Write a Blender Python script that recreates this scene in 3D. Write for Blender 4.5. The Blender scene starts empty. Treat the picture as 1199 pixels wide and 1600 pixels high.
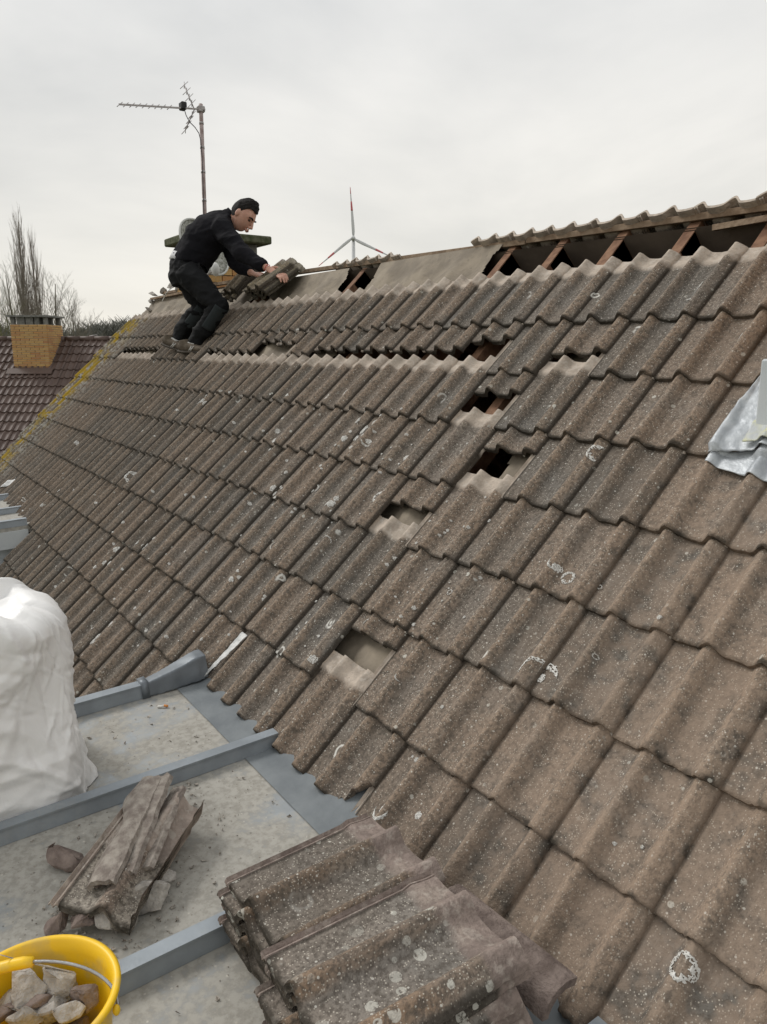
import bpy, bmesh, math, random
import numpy as np
from mathutils import Vector, Matrix, Euler, noise
rad = math.radians
scene = bpy.context.scene
COL = scene.collection

# ---------------------------------------------------------------- camera
Z0 = 6.5                                     # height of the reference course line above the ground
FPX = 1186.75                                # focal length in pixels of the 1199 x 1600 photograph
CAM = Vector((1.1458, -2.8473, Z0 - 0.3389))
YAW, PIT = rad(-55.3026), rad(-12.0509)
FWD = Vector((math.sin(YAW)*math.cos(PIT), math.cos(YAW)*math.cos(PIT), math.sin(PIT)))
RGT = Vector((math.cos(YAW), -math.sin(YAW), 0))
UPV = RGT.cross(FWD)
cd = bpy.data.cameras.new('camera'); cam = bpy.data.objects.new('camera', cd); COL.objects.link(cam)
cam.location = CAM
cam.rotation_euler = Matrix((RGT, UPV, -FWD)).transposed().to_euler()
cd.sensor_fit = 'VERTICAL'; cd.sensor_height = 36; cd.lens = 36*FPX/1600
cd.clip_start = 0.05; cd.clip_end = 6000
scene.camera = cam

# ---------------------------------------------------------------- sky, sun, exposure
SUN_EL, SUN_AZ = rad(43), rad(246)           # azimuth clockwise from +Y
wd = bpy.data.worlds.new('World'); scene.world = wd; wd.use_nodes = True
nt = wd.node_tree; nt.nodes.clear()
out = nt.nodes.new('ShaderNodeOutputWorld'); bg = nt.nodes.new('ShaderNodeBackground')
sky = nt.nodes.new('ShaderNodeTexSky'); sky.sky_type = 'NISHITA'; sky.sun_disc = False
sky.sun_elevation = SUN_EL; sky.sun_rotation = SUN_AZ
tc = nt.nodes.new('ShaderNodeTexCoord')
mp = nt.nodes.new('ShaderNodeMapping'); mp.inputs['Scale'].default_value = (1, 1, 2.6)
nz = nt.nodes.new('ShaderNodeTexNoise'); nz.inputs['Scale'].default_value = 1.7; nz.inputs['Detail'].default_value = 6
nz.inputs['Roughness'].default_value = 0.52; nz.inputs['Distortion'].default_value = 0.35
rp = nt.nodes.new('ShaderNodeValToRGB')
rp.color_ramp.elements[0].position = 0.32; rp.color_ramp.elements[0].color = (0.61, 0.622, 0.628, 1)
rp.color_ramp.elements[1].position = 0.64; rp.color_ramp.elements[1].color = (0.86, 0.855, 0.84, 1)
sep = nt.nodes.new('ShaderNodeSeparateXYZ')
hr = nt.nodes.new('ShaderNodeValToRGB')      # the cloud deck is a little warmer low down
hr.color_ramp.elements[0].position = 0.0; hr.color_ramp.elements[0].color = (1.03, 0.99, 0.91, 1)
hr.color_ramp.elements[1].position = 0.45; hr.color_ramp.elements[1].color = (1.0, 1.0, 1.0, 1)
mul = nt.nodes.new('ShaderNodeMix'); mul.data_type = 'RGBA'; mul.blend_type = 'MULTIPLY'; mul.inputs[0].default_value = 1
sc = nt.nodes.new('ShaderNodeVectorMath'); sc.operation = 'SCALE'; sc.inputs['Scale'].default_value = 10.0
mx = nt.nodes.new('ShaderNodeMix'); mx.data_type = 'RGBA'; mx.inputs[0].default_value = 0.95
L_ = nt.links.new
L_(tc.outputs['Generated'], mp.inputs[0]); L_(mp.outputs[0], nz.inputs['Vector']); L_(nz.outputs['Fac'], rp.inputs[0])
L_(tc.outputs['Generated'], sep.inputs[0]); L_(sep.outputs['Z'], hr.inputs[0])
L_(rp.outputs[0], mul.inputs[6]); L_(hr.outputs[0], mul.inputs[7]); L_(mul.outputs[2], sc.inputs[0])
L_(sky.outputs[0], mx.inputs[6]); L_(sc.outputs[0], mx.inputs[7]); L_(mx.outputs[2], bg.inputs[0])
bg.inputs[1].default_value = 0.1
L_(bg.outputs[0], out.inputs[0])
sl = bpy.data.lights.new('sun', 'SUN'); sl.energy = 1.5; sl.angle = rad(18); sl.color = (1, 0.965, 0.92)
so = bpy.data.objects.new('sun', sl); COL.objects.link(so)
sd = Vector((math.sin(SUN_AZ)*math.cos(SUN_EL), math.cos(SUN_AZ)*math.cos(SUN_EL), math.sin(SUN_EL)))
so.rotation_euler = sd.to_track_quat('Z', 'Y').to_euler(); so.location = (0, 0, 30)
vs = scene.view_settings; vs.view_transform = 'Standard'; vs.look = 'None'; vs.exposure = 0.12; vs.gamma = 1
vs.use_curve_mapping = False
scene.cycles.max_bounces = 6; scene.cycles.diffuse_bounces = 3; scene.cycles.glossy_bounces = 2

# ---------------------------------------------------------------- pixel helpers
def ray(x, y): return FWD + RGT*((x-599.5)/FPX) - UPV*((y-800)/FPX)
def at(x, y, d): return CAM + ray(x, y)*d
def on(x, y, n, o):
    d = ray(x, y); return CAM + d*((Vector(o)-CAM).dot(n)/d.dot(n))
def px(P):
    d = Vector(P)-CAM; z = d.dot(FWD)
    return 599.5+FPX*d.dot(RGT)/z, 800-FPX*d.dot(UPV)/z, z
TH = rad(44.588); G = 0.3123; W = 0.30; VERGE = -28.56
ES = Vector((0, math.cos(TH), math.sin(TH))); EN = Vector((0, -math.sin(TH), math.cos(TH))); EX = Vector((1, 0, 0))
O0 = Vector((0, 0, Z0))
def RP(c, r, h=0): return O0 + EX*(c*W) - ES*(r*G) + EN*h
def roofpx(x, y, h=0): return on(x, y, EN, O0+EN*h)
def cr(P): P = Vector(P)-O0; return P.x/W, -P.dot(ES)/G
def hor(x, y, z): return on(x, y, Vector((0, 0, 1)), (0, 0, Z0+z))

# ---------------------------------------------------------------- mesh helpers
class MB:
    def __init__(s): s.v = []; s.f = []; s.uv = []; s.smooth = []
    def add(s, vs, fs, smooth=False):
        b = len(s.v); s.v += [tuple(v) for v in vs]
        for f in fs: s.f.append(tuple(b+i for i in f)); s.smooth.append(smooth)
        return s
    def box(s, c, d, ax=None, bev=0):
        c = Vector(c); ax = ax or (Vector((1,0,0)), Vector((0,1,0)), Vector((0,0,1)))
        vs = []
        for k in (-1, 1):
            for j in (-1, 1):
                for i in (-1, 1): vs.append(c+ax[0]*(i*d[0]/2)+ax[1]*(j*d[1]/2)+ax[2]*(k*d[2]/2))
        return s.add(vs, [(0,2,3,1),(4,5,7,6),(0,1,5,4),(2,6,7,3),(0,4,6,2),(1,3,7,5)])
    def bar(s, a, b, w, h, up=Vector((0,0,1))):
        a = Vector(a); b = Vector(b); t = (b-a).normalized(); sx = t.cross(up).normalized(); u = sx.cross(t)
        return s.box((a+b)/2, (w, (b-a).length, h), (sx, t, u))
    def tube(s, pts, rs, n=8, caps=True, lat=None):
        pts = [Vector(p) for p in pts]; rings = []
        if not isinstance(rs, (list, tuple)): rs = [rs]*len(pts)
        ref = None; vs = []
        for i, p in enumerate(pts):
            t = (pts[min(i+1, len(pts)-1)]-pts[max(i-1, 0)])
            t = t.normalized() if t.length > 1e-9 else Vector((0,0,1))
            if ref is None: ref = t.orthogonal().normalized() if lat is None else Vector(lat)
            x = (ref-t*ref.dot(t)).normalized(); ref = x; y = t.cross(x)
            r = rs[i]; ra, rb = (r, r) if not isinstance(r, (tuple, list)) else r
            for k in range(n):
                a = 2*math.pi*k/n; vs.append(p+x*(ra*math.cos(a))+y*(rb*math.sin(a)))
        fs = []
        for i in range(len(pts)-1):
            for k in range(n):
                fs.append((i*n+k, i*n+(k+1)%n, (i+1)*n+(k+1)%n, (i+1)*n+k))
        if caps: fs.append(tuple(range(n-1, -1, -1))); fs.append(tuple((len(pts)-1)*n+k for k in range(n)))
        return s.add(vs, fs, True)
    def ball(s, c, r, ax=None, nu=14, nv=10):
        c = Vector(c); ax = ax or (Vector((1,0,0)), Vector((0,1,0)), Vector((0,0,1)))
        r = r if isinstance(r, (tuple, list)) else (r, r, r)
        vs = [c-ax[2]*r[2]]
        for j in range(1, nv):
            t = math.pi*j/nv-math.pi/2
            for i in range(nu):
                a = 2*math.pi*i/nu
                vs.append(c+ax[0]*(r[0]*math.cos(t)*math.cos(a))+ax[1]*(r[1]*math.cos(t)*math.sin(a))+ax[2]*(r[2]*math.sin(t)))
        vs.append(c+ax[2]*r[2]); fs = []
        for i in range(nu):
            fs.append((0, 1+(i+1)%nu, 1+i)); fs.append((len(vs)-1, 1+(nv-2)*nu+i, 1+(nv-2)*nu+(i+1)%nu))
            for j in range(nv-2):
                a = 1+j*nu; b = a+nu; fs.append((a+i, a+(i+1)%nu, b+(i+1)%nu, b+i))
        return s.add(vs, fs, True)
    def lathe(s, c, prof, n=32, ax=None):
        c = Vector(c); ax = ax or (Vector((1,0,0)), Vector((0,1,0)), Vector((0,0,1))); vs = []
        for r, z in prof:
            for k in range(n):
                a = 2*math.pi*k/n; vs.append(c+ax[0]*(r*math.cos(a))+ax[1]*(r*math.sin(a))+ax[2]*z)
        fs = []
        for i in range(len(prof)-1):
            for k in range(n): fs.append((i*n+k, i*n+(k+1)%n, (i+1)*n+(k+1)%n, (i+1)*n+k))
        return s.add(vs, fs, True)
    def grid(s, fn, nu, nv, smooth=True, keep=None):
        vs = [fn(i/nu, j/nv) for j in range(nv+1) for i in range(nu+1)]; fs = []
        for j in range(nv):
            for i in range(nu):
                if keep is None or keep(i, j): a = j*(nu+1)+i; fs.append((a, a+1, a+nu+2, a+nu+1))
        return s.add(vs, fs, smooth)
    def prism(s, poly, d):
        d = Vector(d); n = len(poly); poly = [Vector(p) for p in poly]
        return s.add(poly+[p+d for p in poly], [tuple(range(n-1, -1, -1)), tuple(range(n, 2*n))] +
                     [(i, (i+1) % n, n+(i+1) % n, n+i) for i in range(n)])
    def mesh(s, name):
        m = bpy.data.meshes.new(name); m.from_pydata(s.v, [], s.f)
        m.polygons.foreach_set('use_smooth', s.smooth); m.update()
        return m
    def build(s, name, mat, parent=None, recalc=True, bevel=0):
        m = s.mesh(name)
        if recalc or bevel:
            b = bmesh.new(); b.from_mesh(m)
            if recalc: bmesh.ops.recalc_face_normals(b, faces=b.faces)
            if bevel: bmesh.ops.bevel(b, geom=list(b.edges), offset=bevel, segments=1, affect='EDGES')
            b.to_mesh(m); b.free()
        return link(name, m, mat, parent)
def link(name, mesh, mat=None, parent=None):
    o = bpy.data.objects.new(name, mesh); COL.objects.link(o)
    if mat is not None:
        mesh.materials.clear(); mesh.materials.append(mat)
    if parent is not None: own(o, parent)
    return o
def world_of(o):
    return o.matrix_basis if o.parent is None else world_of(o.parent) @ o.matrix_parent_inverse @ o.matrix_basis
def own(o, parent):
    o.parent = parent; o.matrix_parent_inverse = world_of(parent).inverted()
def tag(o, label, cat, group=None):
    o['label'] = label; o['category'] = cat
    if group: o['group'] = group
    return o
def empty(name, loc=(0,0,0)):
    o = bpy.data.objects.new(name, None); COL.objects.link(o); o.empty_display_size = 0.2
    o.location = loc
    return o
def remesh(mb, voxel, smooth=4, fac=0.5, name='m', disp=None):
    m = mb.mesh(name); o = bpy.data.objects.new('tmp', m)
    ts = bpy.data.scenes.new('scratch'); ts.collection.objects.link(o)
    r = o.modifiers.new('r', 'REMESH'); r.mode = 'VOXEL'; r.voxel_size = voxel; r.use_smooth_shade = True
    if smooth:
        sm = o.modifiers.new('s', 'SMOOTH'); sm.iterations = smooth; sm.factor = fac
    vl = ts.view_layers[0]; vl.update(); dg = vl.depsgraph
    me = bpy.data.meshes.new_from_object(o.evaluated_get(dg)); me.name = name
    bpy.data.objects.remove(o); bpy.data.scenes.remove(ts)
    if disp:
        nv = len(me.vertices); co = np.empty(nv*3); me.vertices.foreach_get('co', co); nr = np.empty(nv*3); me.vertex_normals.foreach_get('vector', nr)
        co = co.reshape(-1, 3); nr = nr.reshape(-1, 3); dv = np.array([disp(Vector(p)) for p in co])
        me.vertices.foreach_set('co', (co+nr*dv[:, None]).ravel())
    me.polygons.foreach_set('use_smooth', [True]*len(me.polygons)); me.update()
    return me

# ---------------------------------------------------------------- materials
class NT:
    def __init__(s, name, rough=0.8, metal=0.0, spec=0.3):
        s.m = bpy.data.materials.new(name); s.m.use_nodes = True; s.t = s.m.node_tree
        s.b = s.t.nodes['Principled BSDF']; s.b.inputs['Roughness'].default_value = rough
        s.b.inputs['Metallic'].default_value = metal; s.b.inputs['Specular IOR Level'].default_value = spec
        s.geo = None
    def n(s, t, **k):
        o = s.t.nodes.new(t)
        for a, b in k.items(): setattr(o, a, b)
        return o
    def lk(s, a, b): s.t.links.new(a, b)
    def pos(s, scale=None, off=None):
        g = s.n('ShaderNodeNewGeometry').outputs['Position']
        if scale is None and off is None: return g
        m = s.n('ShaderNodeMapping'); s.lk(g, m.inputs[0])
        if scale: m.inputs['Scale'].default_value = scale
        if off: m.inputs['Location'].default_value = off
        return m.outputs[0]
    def noise(s, scale, vec=None, detail=3, rough=0.55, dist=0):
        o = s.n('ShaderNodeTexNoise'); o.inputs['Scale'].default_value = scale; o.inputs['Detail'].default_value = detail
        o.inputs['Roughness'].default_value = rough; o.inputs['Distortion'].default_value = dist
        s.lk(vec if vec is not None else s.pos(), o.inputs['Vector']); return o.outputs['Fac']
    def vor(s, scale, vec=None, feature='F1', rnd=1):
        o = s.n('ShaderNodeTexVoronoi'); o.feature = feature; o.inputs['Scale'].default_value = scale
        o.inputs['Randomness'].default_value = rnd
        s.lk(vec if vec is not None else s.pos(), o.inputs['Vector']); return o
    def math(s, op, a, b=None, c=None, clamp=False):
        o = s.n('ShaderNodeMath', operation=op, use_clamp=clamp)
        for i, x in enumerate((a, b, c)):
            if x is None: continue
            if isinstance(x, (int, float)): o.inputs[i].default_value = x
            else: s.lk(x, o.inputs[i])
        return o.outputs[0]
    def step(s, x, lo, hi, a=0.0, b=1.0):
        o = s.n('ShaderNodeMapRange'); o.interpolation_type = 'SMOOTHSTEP'
        for i, q in enumerate((x, lo, hi, a, b)):
            if isinstance(q, (int, float)): o.inputs[i].default_value = q
            else: s.lk(q, o.inputs[i])
        return o.outputs[0]
    def mix(s, f, a, b, mode='MIX'):
        o = s.n('ShaderNodeMix', data_type='RGBA', blend_type=mode)
        for i, q in ((0, f), (6, a), (7, b)):
            if isinstance(q, (int, float)): o.inputs[i].default_value = q
            elif isinstance(q, (tuple, list)): o.inputs[i].default_value = (*q[:3], 1)
            else: s.lk(q, o.inputs[i])
        return o.outputs[2]
    def rand(s): return s.n('ShaderNodeObjectInfo').outputs['Random']
    def bump(s, h, strength=0.3, dist=0.01):
        o = s.n('ShaderNodeBump'); o.inputs['Strength'].default_value = strength; o.inputs['Distance'].default_value = dist
        s.lk(h, o.inputs['Height']); s.lk(o.outputs[0], s.b.inputs['Normal'])
    def col(s, c):
        if isinstance(c, (tuple, list)): s.b.inputs['Base Color'].default_value = (*c[:3], 1)
        else: s.lk(c, s.b.inputs['Base Color'])
        return s.m
def plain(name, c1, c2, scale=8, rough=0.8, metal=0, bump=0.2, bs=60, spec=0.3, bdist=0.01):
    k = NT(name, rough, metal, spec)
    k.bump(k.noise(bs, detail=4), bump, bdist)
    return k.col(k.mix(k.step(k.noise(scale, detail=4), 0.3, 0.7), c1, c2))

def tile_material(name, roll, pan, head, ring_p=0.80, dot_p=0.62, yellow=False, head_at=0.327, dot_s=27, dot_r=0.26, tone=0.6, lime=0.55):
    """weathered granular concrete: browner worn rolls, greyer pans, pale unweathered head, lichen; some shade painted in"""
    k = NT(name, 0.9, 0, 0.2)
    P = k.pos()
    hg = k.n('ShaderNodeAttribute'); hg.attribute_name = 'hgt'; h = hg.outputs['Fac']
    uv = k.n('ShaderNodeUVMap'); sp = k.n('ShaderNodeSeparateXYZ'); k.lk(uv.outputs[0], sp.inputs[0]); V = sp.outputs['Y']
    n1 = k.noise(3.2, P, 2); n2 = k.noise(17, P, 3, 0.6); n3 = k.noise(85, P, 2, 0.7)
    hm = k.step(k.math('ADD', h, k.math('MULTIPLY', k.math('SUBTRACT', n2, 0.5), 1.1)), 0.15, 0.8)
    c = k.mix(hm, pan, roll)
    r = k.rand()
    c = k.mix(k.step(r, 0.2, 1.0, 0.0, tone), c, (0.285, 0.215, 0.160))                      # tiles differ in tone
    c = k.mix(k.step(r, 0.35, 0.0, 0.0, 0.45), c, (0.115, 0.103, 0.088))                     # some much darker
    cx_ = k.n('ShaderNodeCombineXYZ'); sp2 = k.n('ShaderNodeSeparateXYZ'); k.lk(P, sp2.inputs[0])
    k.lk(k.math('MULTIPLY', sp2.outputs['X'], 42), cx_.inputs[0]); k.lk(k.math('MULTIPLY', V, 5.0), cx_.inputs[1]); k.lk(k.math('MULTIPLY', r, 90), cx_.inputs[2])
    st = k.noise(1.0, cx_.outputs[0], 3, 0.6)
    c = k.mix(k.math('MULTIPLY', k.step(st, 0.52, 0.68), 0.5), c, (0.095, 0.084, 0.070))         # dirt streaks down the slope
    c = k.mix(k.math('MULTIPLY', k.step(st, 0.42, 0.30), 0.40), c, (0.36, 0.315, 0.262))       # pale worn streaks
    c = k.mix(k.math('MULTIPLY', k.step(n1, 0.42, 0.66), 0.26), c, (0.205, 0.150, 0.108))       # browner fields
    c = k.mix(k.math('MULTIPLY', k.step(n1, 0.50, 0.30), 0.45), c, (0.175, 0.168, 0.155))       # greyer fields
    pm = k.math('MULTIPLY', k.step(k.noise(26, k.pos((1,1,1), (7,3,1)), 2, 0.6), 0.60, 0.68), 0.55)
    c = k.mix(pm, c, (0.10, 0.088, 0.072))                                                         # dark algae patches
    sf = k.math('MULTIPLY', k.step(n3, 0.58, 0.36), 0.68)
    c = k.mix(sf, c, (0.085, 0.072, 0.060))                                                        # dark grain
    v1 = k.vor(210, P); sc1 = k.n('ShaderNodeSeparateColor'); k.lk(v1.outputs['Color'], sc1.inputs[0])
    gm = k.math('MULTIPLY', k.step(sc1.outputs[0], 0.70, 0.74), k.step(v1.outputs['Distance'], 0.42, 0.25))
    c = k.mix(k.math('MULTIPLY', gm, 0.72), c, (0.54, 0.495, 0.42))                              # pale quartz grains
    v1b = k.vor(110, k.pos((1,1,1), (3,5,1))); sc1b = k.n('ShaderNodeSeparateColor'); k.lk(v1b.outputs['Color'], sc1b.inputs[0])
    gm2 = k.math('MULTIPLY', k.step(sc1b.outputs[0], 0.945, 0.955), k.step(v1b.outputs['Distance'], 0.36, 0.24))
    c = k.mix(k.math('MULTIPLY', gm2, 0.75), c, (0.62, 0.60, 0.54))
    # algae and dirt plus painted shade along the tail edge and in the joint
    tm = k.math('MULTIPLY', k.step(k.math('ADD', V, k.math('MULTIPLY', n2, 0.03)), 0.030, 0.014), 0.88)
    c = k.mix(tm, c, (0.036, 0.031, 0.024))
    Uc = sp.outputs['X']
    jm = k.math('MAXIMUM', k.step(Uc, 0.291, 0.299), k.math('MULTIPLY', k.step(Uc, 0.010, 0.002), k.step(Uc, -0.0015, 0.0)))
    c = k.mix(k.math('MULTIPLY', jm, 0.75), c, (0.040, 0.034, 0.027))                             # side joints darkened: packed dirt and painted gap shade
    # lichen dots
    v2 = k.vor(dot_s, P); s2 = k.n('ShaderNodeSeparateColor'); k.lk(v2.outputs['Color'], s2.inputs[0])
    cl = k.step(k.noise(2.3, k.pos((1,1,1), (11,2,5)), 2), 0.36, 0.62)
    rr = k.math('MULTIPLY', s2.outputs[1], dot_r)
    dm = k.math('MULTIPLY', k.step(s2.outputs[0], dot_p, dot_p+0.02), k.step(k.math('SUBTRACT', v2.outputs['Distance'], rr), 0.0, -0.03))
    dm = k.math('MULTIPLY', dm, k.math('MULTIPLY', k.step(n3, 0.30, 0.5), cl))
    lich = (0.56, 0.55, 0.49)
    c = k.mix(k.math('MULTIPLY', dm, 0.8), c, lich)
    # lichen rings with broken outlines
    wob = k.noise(24, P, 1)
    wv = k.n('ShaderNodeVectorMath', operation='SCALE'); no = k.n('ShaderNodeTexNoise'); no.inputs['Scale'].default_value = 16; no.inputs['Detail'].default_value = 0
    k.lk(P, no.inputs['Vector']); k.lk(no.outputs['Color'], wv.inputs[0]); wv.inputs['Scale'].default_value = 0.04
    av = k.n('ShaderNodeVectorMath', operation='ADD'); k.lk(P, av.inputs[0]); k.lk(wv.outputs[0], av.inputs[1])
    v3 = k.vor(6.2, av.outputs[0]); s3 = k.n('ShaderNodeSeparateColor'); k.lk(v3.outputs['Color'], s3.inputs[0])
    r0 = k.math('MULTIPLY_ADD', s3.outputs[1], 0.11, 0.06)
    dd = k.math('ABSOLUTE', k.math('SUBTRACT', v3.outputs['Distance'], r0))
    rm = k.math('MULTIPLY', k.step(s3.outputs[0], ring_p, ring_p+0.02), k.step(dd, 0.045, 0.012))
    rm = k.math('MULTIPLY', rm, k.step(wob, 0.44, 0.56))
    inn = k.math('MULTIPLY', k.step(s3.outputs[0], ring_p, ring_p+0.02), k.step(v3.outputs['Distance'], 0.07, 0.02))
    rm = k.math('MAXIMUM', rm, k.math('MULTIPLY', inn, k.step(n2, 0.44, 0.58)))
    c = k.mix(k.math('MULTIPLY', rm, 0.88), c, (0.66, 0.65, 0.60))
    if yellow:
        sx0 = k.n('ShaderNodeSeparateXYZ'); k.lk(P, sx0.inputs[0])
        c = k.mix(k.math('MULTIPLY', k.step(sx0.outputs['X'], -1.0, -5.5), 0.26), c, (0.085, 0.076, 0.064))  # grazing-view dimness painted in towards the left end
        c = k.mix(k.math('MULTIPLY', k.math('MULTIPLY', k.step(sx0.outputs['X'], -0.75, 0.1), k.step(n2, 0.3, 0.6)), 0.5), c, (0.34, 0.255, 0.19))   # newer, tanner tiles
        sx = k.n('ShaderNodeSeparateXYZ'); k.lk(P, sx.inputs[0]); X = sx.outputs['X']
        e = W*VERGE
        gl = k.math('MULTIPLY', k.step(X, e+1.5, e+0.5), k.step(k.noise(30, P, 4, 0.65), 0.47, 0.60))
        c = k.mix(k.math('MULTIPLY', gl, 0.75), c, (0.42, 0.41, 0.37))
        band = k.math('MULTIPLY', k.step(X, e+0.05, e+0.25), k.step(X, e+1.0, e+0.55))
        ym = k.math('MULTIPLY', band, k.step(k.noise(5, k.pos((1.6,1,1), (0.5,0,2.6)), 5, 0.7), 0.46, 0.53))
        ym = k.math('MULTIPLY', ym, k.step(k.noise(2.1, k.pos((1,1,1), (3,8,1)), 3, 0.6), 0.42, 0.52))
        c = k.mix(ym, c, k.mix(n3, (0.40, 0.24, 0.012), (0.30, 0.23, 0.035)))
        gr = k.math('MULTIPLY', k.step(X, e+0.9, e+0.1), k.step(n1, 0.45, 0.6))
        c = k.mix(k.math('MULTIPLY', gr, 0.5), c, (0.15, 0.13, 0.06))
    # unweathered head that the upper tile covered
    hd = k.step(k.math('ADD', V, k.math('MULTIPLY', k.math('SUBTRACT', n2, 0.5), 0.05)), head_at-0.012, head_at+0.016)
    hc = k.mix(k.step(n2, 0.35, 0.7), head, tuple(x*0.66 for x in head))
    hc = k.mix(k.math('MULTIPLY', k.step(k.noise(9, P, 3), 0.5, 0.7), lime*0.9), hc, (0.40, 0.35, 0.29))
    hc = k.mix(k.math('MULTIPLY', k.step(k.noise(38, P, 2), 0.52, 0.66), lime), hc, (0.52, 0.47, 0.41))
    c = k.mix(hd, c, hc)
    c = k.mix(k.math('MULTIPLY', k.math('MULTIPLY', sf, hd), 0.12 if lime > 0.5 else 0.55), c, (0.12, 0.095, 0.08))   # grain and pits on the bare head too
    k.bump(n3, 0.7, 0.006)
    return k.col(c)
M = {}
M['tile'] = tile_material('tile_concrete', (0.282, 0.218, 0.163), (0.150, 0.136, 0.118), (0.52, 0.445, 0.37), yellow=True)  # rolls lightened and pans darkened: relief shade painted into their own tones
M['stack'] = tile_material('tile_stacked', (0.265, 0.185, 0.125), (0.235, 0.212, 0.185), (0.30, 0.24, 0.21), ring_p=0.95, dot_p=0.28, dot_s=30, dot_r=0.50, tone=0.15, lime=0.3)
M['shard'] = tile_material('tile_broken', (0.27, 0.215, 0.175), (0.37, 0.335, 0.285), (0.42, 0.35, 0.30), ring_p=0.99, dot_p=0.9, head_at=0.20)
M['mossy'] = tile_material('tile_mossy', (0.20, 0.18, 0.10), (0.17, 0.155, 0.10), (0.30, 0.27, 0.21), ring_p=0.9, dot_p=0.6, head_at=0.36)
M['chunk'] = plain('broken_mortar', (0.29, 0.27, 0.245), (0.50, 0.47, 0.425), 30, 0.92, bump=0.8, bs=70)
M['chunk_red'] = plain('broken_tile_core', (0.15, 0.115, 0.10), (0.27, 0.215, 0.185), 22, 0.92, bump=0.8, bs=70)
M['wood'] = plain('roof_timber', (0.15, 0.078, 0.048), (0.27, 0.155, 0.095), 22, 0.85, bump=0.5, bs=40)
M['lath'] = plain('weathered_lath', (0.21, 0.145, 0.095), (0.34, 0.255, 0.18), 16, 0.88, bump=0.5, bs=60)
def felt():
    k = NT('roofing_felt', 0.75, 0, 0.25)
    a = k.noise(5, detail=5, rough=0.6); b = k.noise(28, detail=4)
    k.bump(k.math('ADD', a, k.math('MULTIPLY', b, 0.3)), 0.6, 0.02)
    c = k.mix(k.step(a, 0.35, 0.66), (0.29, 0.245, 0.185), (0.19, 0.16, 0.122))
    return k.col(k.mix(k.math('MULTIPLY', k.step(b, 0.6, 0.7), 0.4), c, (0.15, 0.125, 0.10)))
M['felt'] = felt()
def zinc(name, dust, base=(0.235, 0.262, 0.285)):
    k = NT(name, 0.5, 0.35, 0.5)
    a = k.noise(2.6, k.pos((1, 1, 1), (4, 1, 0)), 5, 0.6, 0.4); b = k.noise(38, detail=4, rough=0.65); d = k.noise(9, detail=4)
    c = k.mix(k.step(d, 0.3, 0.7), base, tuple(x*1.28 for x in base))
    m = k.math('MULTIPLY', k.step(k.math('ADD', a, k.math('MULTIPLY', k.math('SUBTRACT', b, 0.5), 0.35)), 0.56-dust*0.22, 0.72-dust*0.2), min(1, dust*1.1))
    du = k.mix(k.step(b, 0.36, 0.62), (0.29, 0.275, 0.24), (0.385, 0.37, 0.33))
    c = k.mix(m, c, du)
    v = k.vor(95); s1 = k.n('ShaderNodeSeparateColor'); k.lk(v.outputs['Color'], s1.inputs[0])
    g = k.math('MULTIPLY', k.step(s1.outputs[0], 0.90, 0.92), k.step(v.outputs['Distance'], 0.35, 0.22))
    c = k.mix(k.math('MULTIPLY', k.math('MULTIPLY', g, m), 0.75), c, k.mix(s1.outputs[1], (0.10, 0.085, 0.07), (0.6, 0.57, 0.5)))
    k.lk(k.math('MULTIPLY_ADD', m, 0.4, 0.45), k.b.inputs['Roughness']); k.lk(k.math('MULTIPLY_ADD', m, -0.35, 0.35), k.b.inputs['Metallic'])
    k.bump(k.math('ADD', k.math('MULTIPLY', b, 0.25), k.math('MULTIPLY', a, 0.8)), 0.35, 0.01)
    return k.col(c)
M['zinc_floor'] = zinc('zinc_dusty', 1.0, (0.29, 0.31, 0.32))
M['zinc'] = zinc('zinc_clean', 0.18)
M['apron'] = plain('dull_zinc', (0.15, 0.168, 0.18), (0.215, 0.235, 0.245), 6, 0.75, 0.0, 0.3, 30)
M['zinc_lap'] = plain('zinc_lap', (0.20, 0.22, 0.235), (0.25, 0.27, 0.28), 9, 0.7, 0.0)
M['lead_pale'] = plain('pale_lead', (0.50, 0.51, 0.50), (0.72, 0.72, 0.70), 26, 0.6, 0.0, 0.6, 60)
M['zinc_dark'] = zinc('zinc_dark', 0.12, (0.15, 0.168, 0.185))
M['lead'] = plain('lead_sheet', (0.36, 0.385, 0.41), (0.60, 0.63, 0.65), 14, 0.5, 0.3, 0.5, 30)
M['lead_yellow'] = plain('lead_lichen', (0.46, 0.48, 0.48), (0.56, 0.56, 0.33), 22, 0.6, 0.15, 0.5, 30)
M['render'] = plain('pale_render', (0.50, 0.48, 0.44), (0.60, 0.58, 0.54), 2, 0.9)
M['panel'] = plain('grey_panel', (0.48, 0.52, 0.54), (0.56, 0.59, 0.60), 3, 0.5, bump=0.05)
M['sheath'] = plain('back_sheathing', (0.12, 0.095, 0.075), (0.18, 0.145, 0.115), 5, 0.9)
M['concrete'] = plain('mossy_concrete', (0.055, 0.065, 0.03), (0.13, 0.13, 0.085), 16, 0.95, bump=0.6)
M['concrete_grey'] = plain('grey_concrete', (0.14, 0.14, 0.13), (0.24, 0.235, 0.215), 12, 0.95, bump=0.5)
M['lime'] = plain('lime_mortar', (0.40, 0.36, 0.29), (0.50, 0.45, 0.37), 12, 0.95, bump=0.4)

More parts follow.
